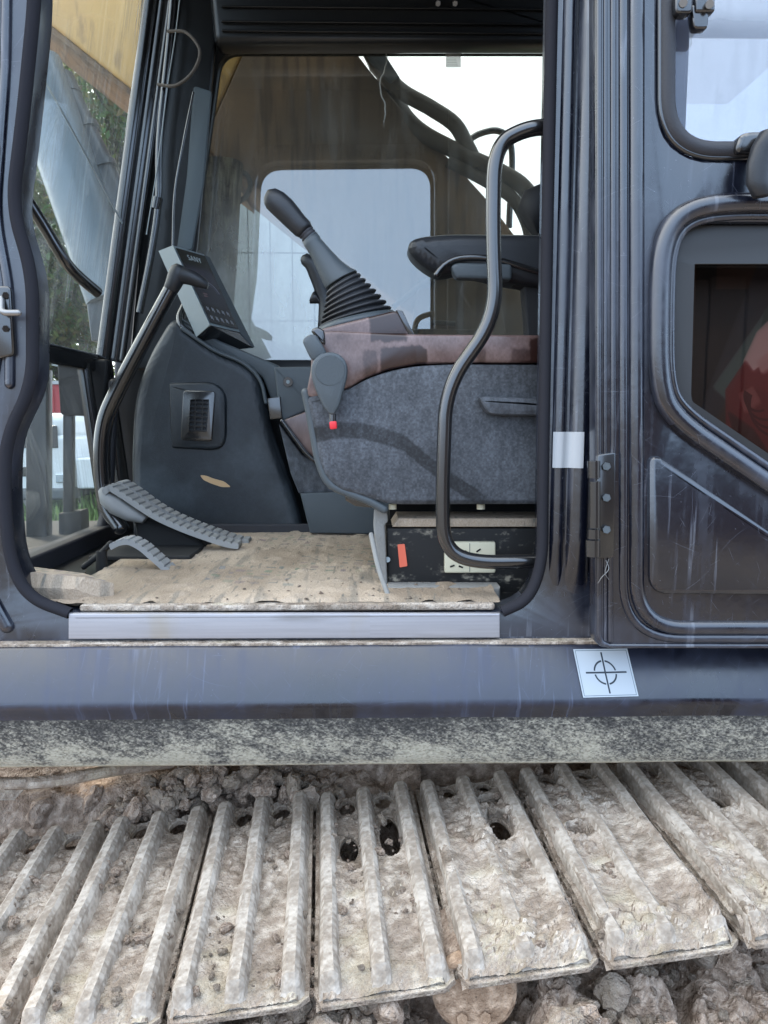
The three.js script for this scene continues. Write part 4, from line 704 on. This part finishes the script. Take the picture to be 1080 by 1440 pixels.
// holes: [u0, u1, w0, w1] in the shoe; depth of mud between the grousers, how far mud smothers the grousers
const shoeSpec = {
  '-5': { fill: 0.12 }, '-4': { fill: 0.12 }, '-3': { fill: 0.14 }, '-2': { fill: 0.24 },
  '-1': { fill: 0.36 }, '0': { fill: 0.40, holes: [[0.028, 0.064, 0.125, 0.205], [0.098, 0.138, 0.075, 0.21]] },
  '1': { fill: 0.54, holes: [[0.096, 0.134, 0.125, 0.215], [0.097, 0.132, 0.072, 0.104]] }, '2': { fill: 0.62, holes: [[0.03, 0.06, 0.20, 0.235]] }, '3': { fill: 0.54, holes: [[0.098, 0.13, 0.14, 0.2]] }, '4': { fill: 0.6 }, '5': { fill: 0.65 },
};
const RIB = [0.012, 0.080, 0.152];
for (let k = -5; k <= 5; k++) {
  const sp = shoeSpec[k], s = grp('track_shoe', ex), o = trackPoint(k);
  const jig = (q) => (hash2(k + 40, q, 5) - 0.5);
  s.applyMatrix4(new THREE.Matrix4().copyPosition(TRK)); s.quaternion.setFromRotationMatrix(TRK); s.rotateX(jig(1) * 0.02); s.rotateZ(jig(2) * 0.03 + (k < -1 ? -0.015 * (k + 1) * -1 : 0)); s.position.copy(o);
  if (k === -1) s.position.y += 0.004;
  // plate
  const holes = [...(sp.holes ?? []), [0.030, 0.064, 0.006, 0.062], [0.098, 0.134, 0.006, 0.055]];
  const sh = new THREE.Shape(); sh.moveTo(-0.009, 0); sh.lineTo(0.173, 0); sh.lineTo(0.173, SW - 0.012); sh.lineTo(0.158, SW); sh.lineTo(0.0, SW); sh.lineTo(-0.009, SW - 0.02); sh.closePath();
  for (const [a, b, c, d] of holes) { const h = new THREE.Path(); h.absellipse((a + b) / 2, (c + d) / 2, (b - a) / 2, (d - c) / 2, 0, Math.PI * 2, true); sh.holes.push(h); }
  const pg = new THREE.ExtrudeGeometry(sh, { depth: 0.005, bevelEnabled: true, bevelSize: 0.002, bevelThickness: 0.0018, bevelSegments: 2, curveSegments: 10 });
  pg.rotateX(Math.PI / 2); pg.translate(0, -GH, 0);
  mesh('shoe_plate', pg, M.mud, s);
  // grousers: worn trapezoid bars with sloped ends
  RIB.forEach((u, gi) => {
    const n = 60, pos = [], idx = [], hw = [0.0175, 0.0105];
    for (let i = 0; i <= n; i++) {
      const t = i / n, w = 0.006 + t * (SW - 0.012), e = sm(-0.012, 0.022, t) * sm(1.006, 0.966, t), wear = 0.004 * (fbm(w * 14, gi * 3 + k * 7, 3, 0, 301) - 0.5), b = 0.0022 * (fbm(w * 12, gi * 5 + k * 3 + 50, 3, 0, 305) - 0.5);
      const h = -GH * (1 - e) * 0.9 + wear - 0.002;
      for (const [du, y] of [[-hw[0], -GH - 0.001], [-hw[1] - 0.001, h - 0.006], [-hw[1] * 0.6, h - 0.0008], [hw[1] * 0.6, h], [hw[1] + 0.001, h - 0.006], [hw[0], -GH - 0.001]]) pos.push(u + du + b + 0.0006 * (hash2(i, gi + k * 3 + 60, Math.round(du * 1e4)) - 0.5), Math.max(y, -GH - 0.002), w);
    }
    for (let i = 0; i < n; i++) for (let q = 0; q < 5; q++) { const a = i * 6 + q; idx.push(a, a + 6, a + 1, a + 1, a + 6, a + 7); }
    const g = new THREE.BufferGeometry(); g.setAttribute('position', new THREE.Float32BufferAttribute(pos, 3)); g.setIndex(idx); g.computeVertexNormals();
    mesh('grouser', toCreasedNormals(g, 0.45), M.worn, s);
  });
  // mud caked between and over the grousers
  const nu = 64, nw = 170, pos = [], idx = [], inHole = (u, w, m) => holes.some(([a, b, c, d]) => Math.hypot((u - (a + b) / 2) / ((b - a) / 2), (w - (c + d) / 2) / ((d - c) / 2)) < m);
  const yOf = (u, w) => {
    const X0 = u + k * 0.19 + 3, Z0 = w + 2;
    const low = fbm(X0 * 9, Z0 * 7, 3, 0, 311), lump = cells(X0 * 48, Z0 * 48, 5), lump2 = cells(X0 * 105, Z0 * 105, 11), lump3 = cells(X0 * 210, Z0 * 210, 17), fine = fbm(X0 * 160, Z0 * 160, 3, 0, 315);
    const f = sp.fill, deep = f * (0.5 + 0.5 * sm(0.08, 0.3, w)) + 0.7 * (low - 0.5);
    let y = -GH + 0.001 + GH * Math.max(0.04, Math.min(1.1, deep)) * sm(0, 0.03, w + 0.01 * jig(5)) * sm(SW + 0.004, SW - 0.035, w);
    const clodA = sm(0.5, 0.62, fbm(X0 * 7 + 5, Z0 * 6, 3, 0, 331));
    const crumb = 0.35 + 0.65 * sm(0.4, 0.65, fbm(X0 * 18, Z0 * 15, 2, 0, 335)), endOff = sm(SW, SW - 0.03, w);
    y += endOff * clodA * (0.013 * Math.sqrt(Math.max(0, 0.4 - lump[0] * lump[0])) * (0.2 + lump[1])) + crumb * (0.005 * Math.sqrt(Math.max(0, 0.36 - lump2[0] * lump2[0])) * (0.3 + lump2[1]) + 0.0026 * Math.sqrt(Math.max(0, 0.36 - lump3[0] * lump3[0]))) + 0.003 * (fine - 0.5);
    for (const r of RIB) { const d = Math.abs(u - r); y += 0.012 * f * Math.exp(-d * d / 0.00022) * (0.3 + low); }      // mud sticks in the corners
    if (f > 0.7) y += 0.007 * sm(0.4, 0.7, low) * endOff - 0.004 * sm(0.25, 0.0, w);
    if (u < 0.0 || u > 0.160) y -= 0.014;
    if (inHole(u, w, 1.12)) y = Math.min(y, -GH + 0.002);
    return y;
  };
  for (let j = 0; j <= nw; j++) for (let i = 0; i <= nu; i++) { const u = -0.009 + 0.174 * i / nu, w = 0.003 + (SW - 0.006) * j / nw; pos.push(u, yOf(u, w), w); }
  for (let j = 0; j < nw; j++) for (let i = 0; i < nu; i++) {
    const u = -0.009 + 0.174 * (i + 0.5) / nu, w = 0.003 + (SW - 0.006) * (j + 0.5) / nw; if (inHole(u, w, 1)) continue;
    const a = j * (nu + 1) + i; idx.push(a, a + nu + 1, a + 1, a + 1, a + nu + 1, a + nu + 2);
  }
  const g = new THREE.BufferGeometry(); g.setAttribute('position', new THREE.Float32BufferAttribute(pos, 3)); g.setIndex(idx); g.computeVertexNormals();
  mesh('caked_mud', g, M.mud, s, { kind: 'stuff' });
  // links below the shoe
  mesh('chain_link', [box(0.08, -GH - 0.05, 0.19, 0.17, 0.07, 0.03), box(0.08, -GH - 0.05, 0.30, 0.17, 0.07, 0.03)], M.soil, s);
}
{ // carrier roller with its end cap
  const c = at(668, 1396, 0.30), r = grp('carrier_roller', ex), a = V3(0.05, -0.03, 1).normalize(), R = 0.058;
  const rg = [[-0.11, R * 0.9], [-0.06, R * 0.9], [-0.012, R * 0.99], [-0.004, R], [0.003, R * 0.96], [0.006, R * 0.86], [0.004, R * 0.8], [0.007, R * 0.5], [0.008, 0.001]].map(([d, q]) => { const s = c.clone().addScaledVector(a, d); return { c: s, axis: a, rx: q }; });
  const ring = (list) => { const sides = 48, pos = [], idx = []; list.forEach(({ c, rx }, q) => { for (let k = 0; k < sides; k++) { const f = k / sides * 2 * Math.PI, j = 1 + 0.03 * (fbm(Math.cos(f) * 2 + 3, Math.sin(f) * 2 + 3 + q, 3, 0, 401) - 0.5); pos.push(c.x + Math.cos(f) * rx * j, c.y + Math.sin(f) * rx * j, c.z + 0.004 * (fbm(Math.cos(f) * 3 * rx * 20 + 5, Math.sin(f) * 3 * rx * 20 + 5, 3, 0, 405) - 0.5)); } }); for (let i = 0; i < list.length - 1; i++) for (let k = 0; k < sides; k++) { const A = i * sides + k, B = i * sides + (k + 1) % sides; idx.push(A, B, A + sides, B, B + sides, A + sides); } const g = new THREE.BufferGeometry(); g.setAttribute('position', new THREE.Float32BufferAttribute(pos, 3)); g.setIndex(idx); g.computeVertexNormals(); return g; };
  mesh('roller_body', toCreasedNormals(ring(rg.slice(0, 3)), 0.8), M.soil, r); mesh('end_cap', toCreasedNormals(ring(rg.slice(2)), 0.8), M.rollerMud, r);
  for (const [x, y] of [[702, 1368], [650, 1434], [683, 1432]]) mesh('bolt', rod(at(x, y, 0.304), at(x, y, 0.315), 0.008, 0.0075, 6), M.rollerMud, r);
}
{ // undercarriage between the tracks: dusty frame, tan plates under the skirt
  const u = grp('track_frame', ex);
  mesh('side_beam', box(0.1, 0.66, 0.1, 3.0, 0.2, 0.22, 0.03), M.soil, u);
  mesh('frame_top', box(0.15, 0.72, -0.72, 2.6, 0.2, 1.0, 0.03), M.soil, u);
  mesh('sloping_plate', [new ConvexGeometry([at(262, 1108, -0.25), at(345, 1076, -0.25), at(760, 1072, -0.25), at(760, 1100, -0.25), at(300, 1120, -0.25), at(345, 1072, -0.6), at(760, 1066, -0.6), at(262, 1102, -0.6)])], M.soil, u);
  mesh('curved_guard', bar([at(-60, 1100, -0.05), at(60, 1103, -0.05), at(150, 1084, -0.08), at(240, 1072, -0.16)], 0.011, 0.1), M.mud, u);
  mesh('guard_plate', plate([[-120, 1104], [40, 1104], [20, 1126], [-120, 1130]], -0.12, 0.02, { bevel: 0.003 }), M.mud, u);
  mesh('swing_base', box(0.1, 0.98, -0.85, 1.6, 0.3, 0.5, 0.05), M.soil, u);
}

// ------------------------------------------------------------------ ground and mud
{
  const g0 = new THREE.CircleGeometry(220, 64); g0.rotateX(-Math.PI / 2); g0.translate(0, -0.02, 0);
  mesh('ground', g0, S({ map: T.ground, roughness: 0.95 }), scene, { kind: 'structure' });
  const h = (x, z) => {                                            // heap of clay the track stands in
    const edge = sm(1.9, 0.25, z) * sm(-2.6, -1.6, z) * sm(3.2, 1.6, Math.abs(x));
    const big = fbm(x * 2.2 + 7, z * 2.2 + 7, 3, 0, 411), c1 = cells(x * 9 + 3, z * 9 + 3, 21), c2 = cells(x * 22, z * 22, 23), c3 = cells(x * 50, z * 50, 29);
    let y = edge * (0.775 + 0.14 * (big - 0.5));
    y += edge * (0.085 * Math.sqrt(Math.max(0, 0.45 - c1[0] * c1[0])) * (0.4 + c1[1]) + 0.032 * Math.sqrt(Math.max(0, 0.4 - c2[0] * c2[0])) * (0.2 + c2[1]) + 0.013 * Math.sqrt(Math.max(0, 0.4 - c3[0] * c3[0])));
    if (z < -0.2) y += 0.05 * edge;
    const rx = x - 0.135; if (z > -0.1 && z < 0.8) y -= 0.16 * Math.exp(-rx * rx / 0.007) * sm(-0.1, 0.1, z);
    return Math.min(y, 0.855 + 0.07 * x - 0.05 * sm(0.3, 0.1, z) + 0.1 * sm(-0.16, -0.22, z)) - 0.03;
  };
  const bank = (x0, x1, z0, z1, st, hf = h) => {
    const nx = Math.round((x1 - x0) / st), nz = Math.round((z1 - z0) / st), pos = [], idx = [];
    for (let j = 0; j <= nz; j++) for (let i = 0; i <= nx; i++) { const x = x0 + (x1 - x0) * i / nx, z = z0 + (z1 - z0) * j / nz; pos.push(x, hf(x, z), z); }
    for (let j = 0; j < nz; j++) for (let i = 0; i < nx; i++) { const a = j * (nx + 1) + i; idx.push(a, a + nx + 1, a + 1, a + 1, a + nx + 1, a + nx + 2); }
    const g = new THREE.BufferGeometry(); g.setAttribute('position', new THREE.Float32BufferAttribute(pos, 3)); g.setIndex(idx); g.computeVertexNormals(); return g;
  };
  const hb = h, fine = (x, z) => hb(x, z) + 0.02 * (fbm(x * 40, z * 40, 4, 0, 441) - 0.5) + 0.012 * Math.pow(Math.max(0, 0.5 - cells(x * 34, z * 34, 31)[0]) * 2, 0.7) * cells(x * 34, z * 34, 31)[1] - 0.03 * sm(0.5, 0.75, fbm(x * 16, z * 16, 3, 0, 445));
  mesh('soil_bank', bank(-3.3, 3.3, -2.7, 2.0, 0.0125).translate(0, -0.03, 0), M.soil, scene, { kind: 'structure' });
  mesh('soil_face', bank(-0.55, 0.95, 0.0, 0.62, 0.0035, fine), M.soil, scene, { kind: 'structure' });
  // loose clods: on the heap, along the inner ends of the shoes, in the gaps between them
  const put = []; const m = new THREE.Matrix4(), q = new THREE.Quaternion();
  const drop = (x, y, z, r) => { q.setFromEuler(new THREE.Euler(rr(0, 6), rr(0, 6), rr(0, 6))); m.compose(V3(x, y, z), q, V3(r * rr(.8, 1.25), r * rr(.7, 1), r * rr(.8, 1.25))); put.push(m.clone()); };
  for (let i = 0; i < 1500; i++) { const x = rr(-0.7, 0.9), z = rr(0.15, 0.7), r = 0.006 + 0.03 * Math.pow(rnd(), 4); drop(x, h(x, z) + r * 0.2, z, r); }
  for (let i = 0; i < 900; i++) { const x = rr(-1.2, 0.0), z = rr(-0.75, -0.2), r = 0.006 + 0.03 * Math.pow(rnd(), 3); drop(x, h(x, z) + r * 0.3, z, r); }
  mesh('frame_mud', bank(-1.4, 0.1, -0.8, -0.17, 0.009).translate(0, 0.035, 0), M.soil, scene, { kind: 'structure' });
  // pile at the inner end of shoes -2 to 0
  for (let i = 0; i < 420; i++) { const t = rnd(), k = -2.1 + 2.2 * t, o = trackPoint(k), pile = Math.sin(Math.PI * Math.min(1, t * 1.05)), z = -0.135 - 0.10 * rnd(), r = 0.005 + 0.019 * Math.pow(rnd(), 2.2); drop(o.x + rr(-0.02, 0.02), o.y - 0.03 + rnd() * 0.075 * pile, z, r); }
  const u = V3(), w = V3(), n = V3(); TRK.extractBasis(u, n, w);
  for (let k = -3; k <= 4; k++) { // in the gap after each shoe, and scattered on the plates
    const o = trackPoint(k);
    for (let i = 0; i < 46; i++) { const a = 0.178 + rr(-0.006, 0.006), b = rnd() * 0.47, r = rr(0.003, 0.0085); if (fbm(b * 8, k * 3, 2, 0, 421) < 0.47) continue; const p = o.clone().addScaledVector(u, a).addScaledVector(w, b).addScaledVector(n, -GH - 0.004); drop(p.x, p.y, p.z, r); }
    for (let i = 0; i < 240; i++) { const a = rnd() * 0.17, b = rnd() * 0.47; if (fbm((a + k * .19) * 14 + 30, b * 12, 3, 0, 425) < 0.53) continue; const r = 0.0022 + 0.009 * Math.pow(rnd(), 4), p = o.clone().addScaledVector(u, a).addScaledVector(w, b).addScaledVector(n, -GH * 0.45); drop(p.x, p.y, p.z, r); }
  }
  for (let i = 0; i < 130; i++) { // crumbs trodden into the cab
    const x = rr(-0.58, 0.16), z = i % 3 ? -0.02 - 0.16 * Math.pow(rnd(), 2) : rr(-0.7, -0.05), r = 0.001 + 0.0035 * Math.pow(rnd(), 4); drop(x, FLOOR + 0.004 + r * 0.3, z, r);
  }
  const mc = thing('mud_clods', 'loose dry clods of clay lying on the track shoes and the heap', 'mud', null); mc.userData.kind = 'stuff'; 
  clodGeos.forEach((g, gi) => {
    const mine = put.filter((_, i) => i % 4 === gi), im = new THREE.InstancedMesh(g, gi % 2 ? M.soil : M.mud, mine.length);
    mine.forEach((mm, i) => im.setMatrixAt(i, mm)); im.name = nm('clod_heap'); im.userData.kind = 'stuff'; im.castShadow = im.receiveShadow = true; mc.add(im);
  });
}
{ // floor mat and the cake of mud at its front corner
  const mt = thing('floor_mat', 'mud caked tan floor mat on the cab floor', 'floor mat', V3(-0.2, FLOOR, -0.4));
  const x0 = at(60, 857, 0.0).x, x1 = at(705, 857, 0.0).x, z0 = -0.95, z1 = -0.012, nx = 120, nz = 120, pos = [], uv = [], idx = [];
  for (let j = 0; j <= nz; j++) for (let i = 0; i <= nx; i++) {
    const x = x0 + (x1 - x0) * i / nx, z = z0 + (z1 - z0) * j / nz;
    let y = 0.004 + 0.003 * (fbm(x * 12, z * 12, 4, 0, 431) - 0.3) + 0.002 * (fbm(x * 90, z * 90, 2, 0, 433) - 0.5);
    y += 0.004 * sm(0.6, 0.75, fbm(x * 30, z * 30, 2, 0, 437));
    if (z > -0.03) y -= 0.004 * sm(-0.03, -0.012, z);
    pos.push(x + 0.2, y, z + 0.4); uv.push(i / nx, 1 - j / nz);
  }
  for (let j = 0; j < nz; j++) for (let i = 0; i < nx; i++) { const a = j * (nx + 1) + i; idx.push(a, a + nx + 1, a + 1, a + 1, a + nx + 1, a + nx + 2); }
  const g = new THREE.BufferGeometry(); g.setAttribute('position', new THREE.Float32BufferAttribute(pos, 3)); g.setAttribute('uv', new THREE.Float32BufferAttribute(uv, 2)); g.setIndex(idx); g.computeVertexNormals(); g.userData.keepUV = true;
  mesh('mat_sheet', g, M.mat, mt);
  const o = V3(0.2, -FLOOR, 0.4);
  mesh('mat_corner', new ConvexGeometry([at(30, 795, -0.16), at(118, 806, -0.12), at(160, 820, -0.06), at(160, 846, -0.05), at(104, 852, -0.03), at(60, 842, -0.03), at(36, 826, -0.03), at(12, 802, -0.06), at(120, 812, -0.03), at(104, 828, -0.02)].map((p) => p.add(o))), M.mat, mt, { label: 'caked front corner of the mat' });
  mesh('mat_edge', bar([at(545, 835, -0.06), at(532, 800, -0.08), at(522, 752, -0.12)].map((p) => p.add(o)), 0.0045, 0.03), M.rubberDusty, mt);
}

// ------------------------------------------------------------------ yard beyond
{
  // grass strip
  const bl = new THREE.BufferGeometry(); bl.setAttribute('position', new THREE.Float32BufferAttribute([-0.02, 0, 0, 0.02, 0, 0, 0.01, 1, 0.12], 3)); bl.setAttribute('uv', new THREE.Float32BufferAttribute([0, 0, 1, 0, .5, 1], 2)); bl.computeVertexNormals();
  const N = 9000, im = new THREE.InstancedMesh(bl, S({ color: lin(0.09, 0.16, 0.035), roughness: 0.8, side: THREE.DoubleSide }), N), m = new THREE.Matrix4(), q = new THREE.Quaternion();
  for (let i = 0; i < N; i++) { q.setFromEuler(new THREE.Euler(rr(-.4, .4), rr(0, 6), rr(-.4, .4))); m.compose(V3(rr(-12, 3), -0.02, rr(-15, -6.5)), q, V3(rr(1, 2), rr(0.15, 0.5), 1)); im.setMatrixAt(i, m); }
  im.name = 'grass'; im.userData = { label: 'green grass strip at the edge of the yard', category: 'grass', kind: 'stuff' }; scene.add(im);

  // trees
  const leaf = new THREE.BufferGeometry(); leaf.setAttribute('position', new THREE.Float32BufferAttribute([0, -1, 0, 0.5, 0, 0.1, 0, 1, 0, 0, -1, 0, 0, 1, 0, -0.5, 0, 0.1], 3)); leaf.setAttribute('uv', new THREE.Float32BufferAttribute([0, 0, 1, 0, 1, 1, 0, 0, 1, 1, 0, 1], 2)); leaf.computeVertexNormals();
  const leafM = [[0.15, 0.21, 0.06], [0.2, 0.25, 0.085], [0.11, 0.17, 0.055]].map((c) => Ph({ color: lin(...c), roughness: 0.8, transmission: 0.5, thickness: 0, side: THREE.DoubleSide }));
  function tree(x, z, H, wide, label, mi, n) {
    const t = thing('tree', label, 'tree', V3(x, 0, z), 'trees behind the yard');
    const limbs = [rod(V3(0, -0.1, 0), V3(0.2, H * 0.45, 0), 0.2, 0.13, 8), rod(V3(0.2, H * 0.45, 0), V3(-0.1, H * 0.86, 0.1), 0.13, 0.04, 7)], tips = [];
    for (let k = 0; k < 11; k++) { const y = H * rr(0.25, 0.75), a = rr(0, 6.28), L = wide * rr(0.5, 1), p = V3(0.15, y, 0), e = V3(Math.cos(a) * L, y + H * rr(0.06, 0.22), Math.sin(a) * L); limbs.push(rod(p, e, 0.06, 0.02, 6)); tips.push(e, p.clone().lerp(e, 0.6)); }
    mesh('trunk', limbs, M.bark, t);
    for (let k = 0; k < 14; k++) tips.push(V3(rr(-.6, .6) * wide, H * rr(0.3, 1), rr(-.6, .6) * wide));
    const cr = new THREE.InstancedMesh(leaf, leafM[mi], n);
    for (let i = 0; i < n; i++) { const c = tips[Math.floor(rnd() * tips.length)], R = wide * 0.42 * Math.cbrt(rnd()), a = rr(0, 6.28), b = Math.acos(rr(-1, 1)); q.setFromEuler(new THREE.Euler(rr(0, 6), rr(0, 6), rr(0, 6))); const s = rr(0.06, 0.125); m.compose(V3(c.x + R * Math.sin(b) * Math.cos(a), c.y + R * 0.8 * Math.cos(b), c.z + R * Math.sin(b) * Math.sin(a)), q, V3(s, s, s)); cr.setMatrixAt(i, m); cr.setColorAt(i, lin(rr(.6, 1.3), rr(.7, 1.25), rr(.5, 1.2))); }
    cr.name = nm('crown'); cr.userData.kind = 'stuff'; t.add(cr);
  }
  tree(-10.2, -17.5, 9.5, 2.3, 'tall tree behind the yellow boom, seen through the windscreen beside its lower edge', 1, 12000);
  tree(-7.6, -19.5, 8.0, 2.1, 'pale loose tree seen through the windscreen right of the lift cylinders', 1, 9000);
  tree(-12.6, -20.5, 9.0, 2.4, 'tree in the gap between door pillar and thick lift cylinder', 0, 9000);
  tree(-9.0, -23.5, 10.5, 2.4, 'tallest tree at the back, crown under the boom', 2, 5200);
  tree(-5.9, -21.5, 6.4, 1.9, 'tree seen beside the mud caked post under the boom', 0, 4600);
  tree(-14.8, -17.5, 7.2, 2.3, 'dark tree at the left end of the row', 2, 5200);
  tree(-5.7, -16.8, 10.2, 2.2, 'bright tree just left of the front post, highest leaves under the boom', 1, 14000);
  tree(-7.9, -18.8, 8.6, 2.2, 'leafy tree between the two lift cylinders and the front post', 0, 15000);
  tree(-11.6, -16.0, 9.4, 2.4, 'leafy tree seen past the wiper arm beside the door pillar', 1, 14000);
  for (const [x, z, s, lab, mi] of [[-4.4, -17.5, 1.5, 'low green bush right of the white truck', 0], [-10.4, -17.2, 1.9, 'dark green bush behind the white truck', 2], [-8.6, -18.6, 2.2, 'big bush between the trees behind the white truck', 0], [-12.0, -15.5, 2.0, 'bush at the left behind the white truck', 2]]) {
    const b = thing('bush', lab, 'bush', V3(x, 0, z), 'bushes behind the yard'), n = 3200, cr = new THREE.InstancedMesh(leaf, leafM[mi], n), st = [];
    for (let k = 0; k < 8; k++) st.push(rod(V3(0, 0, 0), V3(rr(-.8, .8), s * rr(.5, .9), rr(-.6, .6)), 0.03, 0.01, 5));
    mesh('stem', st, M.bark, b);
    for (let i = 0; i < n; i++) { const a = rr(0, 6.28), R = Math.sqrt(rnd()) * 1.5, y = s * Math.pow(rnd(), 0.7) * (1 - 0.25 * R * R / 2.2); q.setFromEuler(new THREE.Euler(rr(0, 6), rr(0, 6), rr(0, 6))); const k = rr(0.06, 0.13); m.compose(V3(Math.cos(a) * R, y, Math.sin(a) * R), q, V3(k, k, k)); cr.setMatrixAt(i, m); cr.setColorAt(i, lin(rr(.6, 1.3), rr(.7, 1.25), rr(.5, 1.2))); }
    cr.name = nm('crown'); cr.userData.kind = 'stuff'; b.add(cr);
  }
  const wh = thing('added_backdrop', 'added pale grey building far behind, toning down the sky under the boom', 'added_backdrop', V3(-5.0, 0, -36));  // building added only for a pale tone behind the far window
  const pw = S({ color: lin(0.5, 0.53, 0.52), roughness: 0.8 }), seam = S({ color: lin(0.36, 0.39, 0.39), roughness: 0.8 });
  for (let k = 0; k < 9; k++) for (let r = 0; r < 4; r++) mesh('panel', new RoundedBoxGeometry(0.98, 3.06, 0.14, 1, 0.03).translate(-4.2 + k * 1.02, 1.55 + r * 3.1, 0), pw, wh);
  mesh('core', new THREE.BoxGeometry(9.2, 12.3, 6).translate(-0.1, 6.1, -3.1), seam, wh);
  mesh('roof', new THREE.BoxGeometry(9.6, 0.3, 6.6).translate(-0.1, 12.5, -3), seam, wh);
  // white lorry
  const tr = thing('truck', 'white truck with a dark windscreen parked in the yard, seen through the lower glass', 'truck', V3(-5.75, 0, -12.4)); tr.scale.set(0.8, 0.74, 0.8);
  const W = Ph({ color: lin(0.72, 0.76, 0.78), roughness: 0.35, clearcoat: 0.5 });
  mesh('cab_body', [new RoundedBoxGeometry(1.7, 1.35, 1.9, 3, 0.12).translate(0.1, 1.15, 0), new RoundedBoxGeometry(1.5, 0.62, 1.8, 3, 0.2).translate(0.2, 2.0, 0)], W, tr);
  mesh('bumper', new RoundedBoxGeometry(1.8, 0.26, 2.0, 2, 0.06).translate(0.12, 0.5, 0.02), M.plasticGrey, tr);
  mesh('windscreen', new RoundedBoxGeometry(1.2, 0.5, 0.04, 2, 0.02).translate(0.15, 1.78, 0.955), M.gloss, tr);
  mesh('grille', new RoundedBoxGeometry(0.9, 0.22, 0.04, 2, 0.015).translate(0.15, 1.0, 0.95), M.gloss, tr);
  for (const x of [-0.5, 0.8]) mesh('headlight', new RoundedBoxGeometry(0.26, 0.2, 0.05, 2, 0.02).translate(x, 0.85, 0.96), M.rodSteel, tr);
  mesh('load_bed', new RoundedBoxGeometry(3.4, 0.7, 1.9, 2, 0.05).translate(2.75, 0.95, -0.1), W, tr);
  for (const x of [0.0, 2.4, 3.6]) { const w = grp('wheel', tr); mesh('tyre', new THREE.TorusGeometry(0.36, 0.13, 10, 24).translate(x, 0.45, 0.8), M.matt, w); mesh('rim', rod(V3(x, 0.45, 0.72), V3(x, 0.45, 0.86), 0.24), M.steel, w); }
  // yellow loader beside it
  const ld = thing('loader', 'yellow wheel loader standing right of the white truck', 'loader', V3(-5.3, 0, -15.0)); ld.scale.setScalar(0.86);
  const Yw = S({ color: lin(0.62, 0.46, 0.12), roughness: 0.5 });
  mesh('body', [new RoundedBoxGeometry(1.6, 0.9, 1.4, 3, 0.2).translate(0, 1.35, 0), new RoundedBoxGeometry(0.5, 0.5, 1.2, 2, 0.1).translate(-0.7, 0.9, 0.3)], Yw, ld);
  mesh('loader_cab', new RoundedBoxGeometry(0.9, 0.9, 1.1, 3, 0.1).translate(0.4, 2.1, 0), M.gloss, ld);
  for (const x of [-0.7, 0.7]) { const w = grp('wheel', ld); mesh('tyre', new THREE.TorusGeometry(0.42, 0.2, 10, 24).translate(x, 0.6, 0.6), M.matt, w); mesh('rim', rod(V3(x, 0.6, 0.5), V3(x, 0.6, 0.68), 0.26), Yw, w); }
  // red container behind
  const ct = thing('container', 'dull red container far behind the white truck', 'container', V3(-6.6, 0, -16.6)); ct.scale.y = 0.92;
  const rd = S({ color: lin(0.45, 0.06, 0.07), roughness: 0.6 }); const rib = []; for (let k = 0; k < 16; k++) rib.push(box(-2.4 + k * 0.32, 1.3, 1.22, 0.14, 2.3, 0.06, 0.01));
  mesh('container_body', new RoundedBoxGeometry(5.2, 2.5, 2.4, 2, 0.03).translate(0, 1.3, 0), rd, ct); mesh('corrugation', rib, rd, ct);
  mesh('roof_rail', box(0, 2.58, 1.2, 5.2, 0.08, 0.1, 0.01), M.white, ct);
}
{ // long brown shed across the yard, mirrored in the door's lower glass
  const sh = thing('shed', 'long dark brown shed of upright boards across the yard, mirrored in the door glass', 'shed', V3(6.4, 0, 7.2));
  const wd = S({ color: lin(0.045, 0.03, 0.024), roughness: 0.8 }), bo = [new THREE.BoxGeometry(0.36, 3.1, 0.05).translate(0, 1.55, 0), new THREE.BoxGeometry(0.36, 3.06, 0.06).translate(0, 1.53, 0)];
  for (let k = 0; k < 22; k++) { const b = mesh('board', bo[k % 2].clone(), wd, sh); b.position.x = -4.2 + k * 0.4; }
  mesh('back_wall', new THREE.BoxGeometry(8.8, 3.0, 3).translate(0, 1.5, 1.6), wd, sh);
  mesh('roof', new THREE.BoxGeometry(9.2, 0.1, 3.7).translate(0, 3.18, 1.5), M.matt, sh);
}
renderer.render(scene, camera);
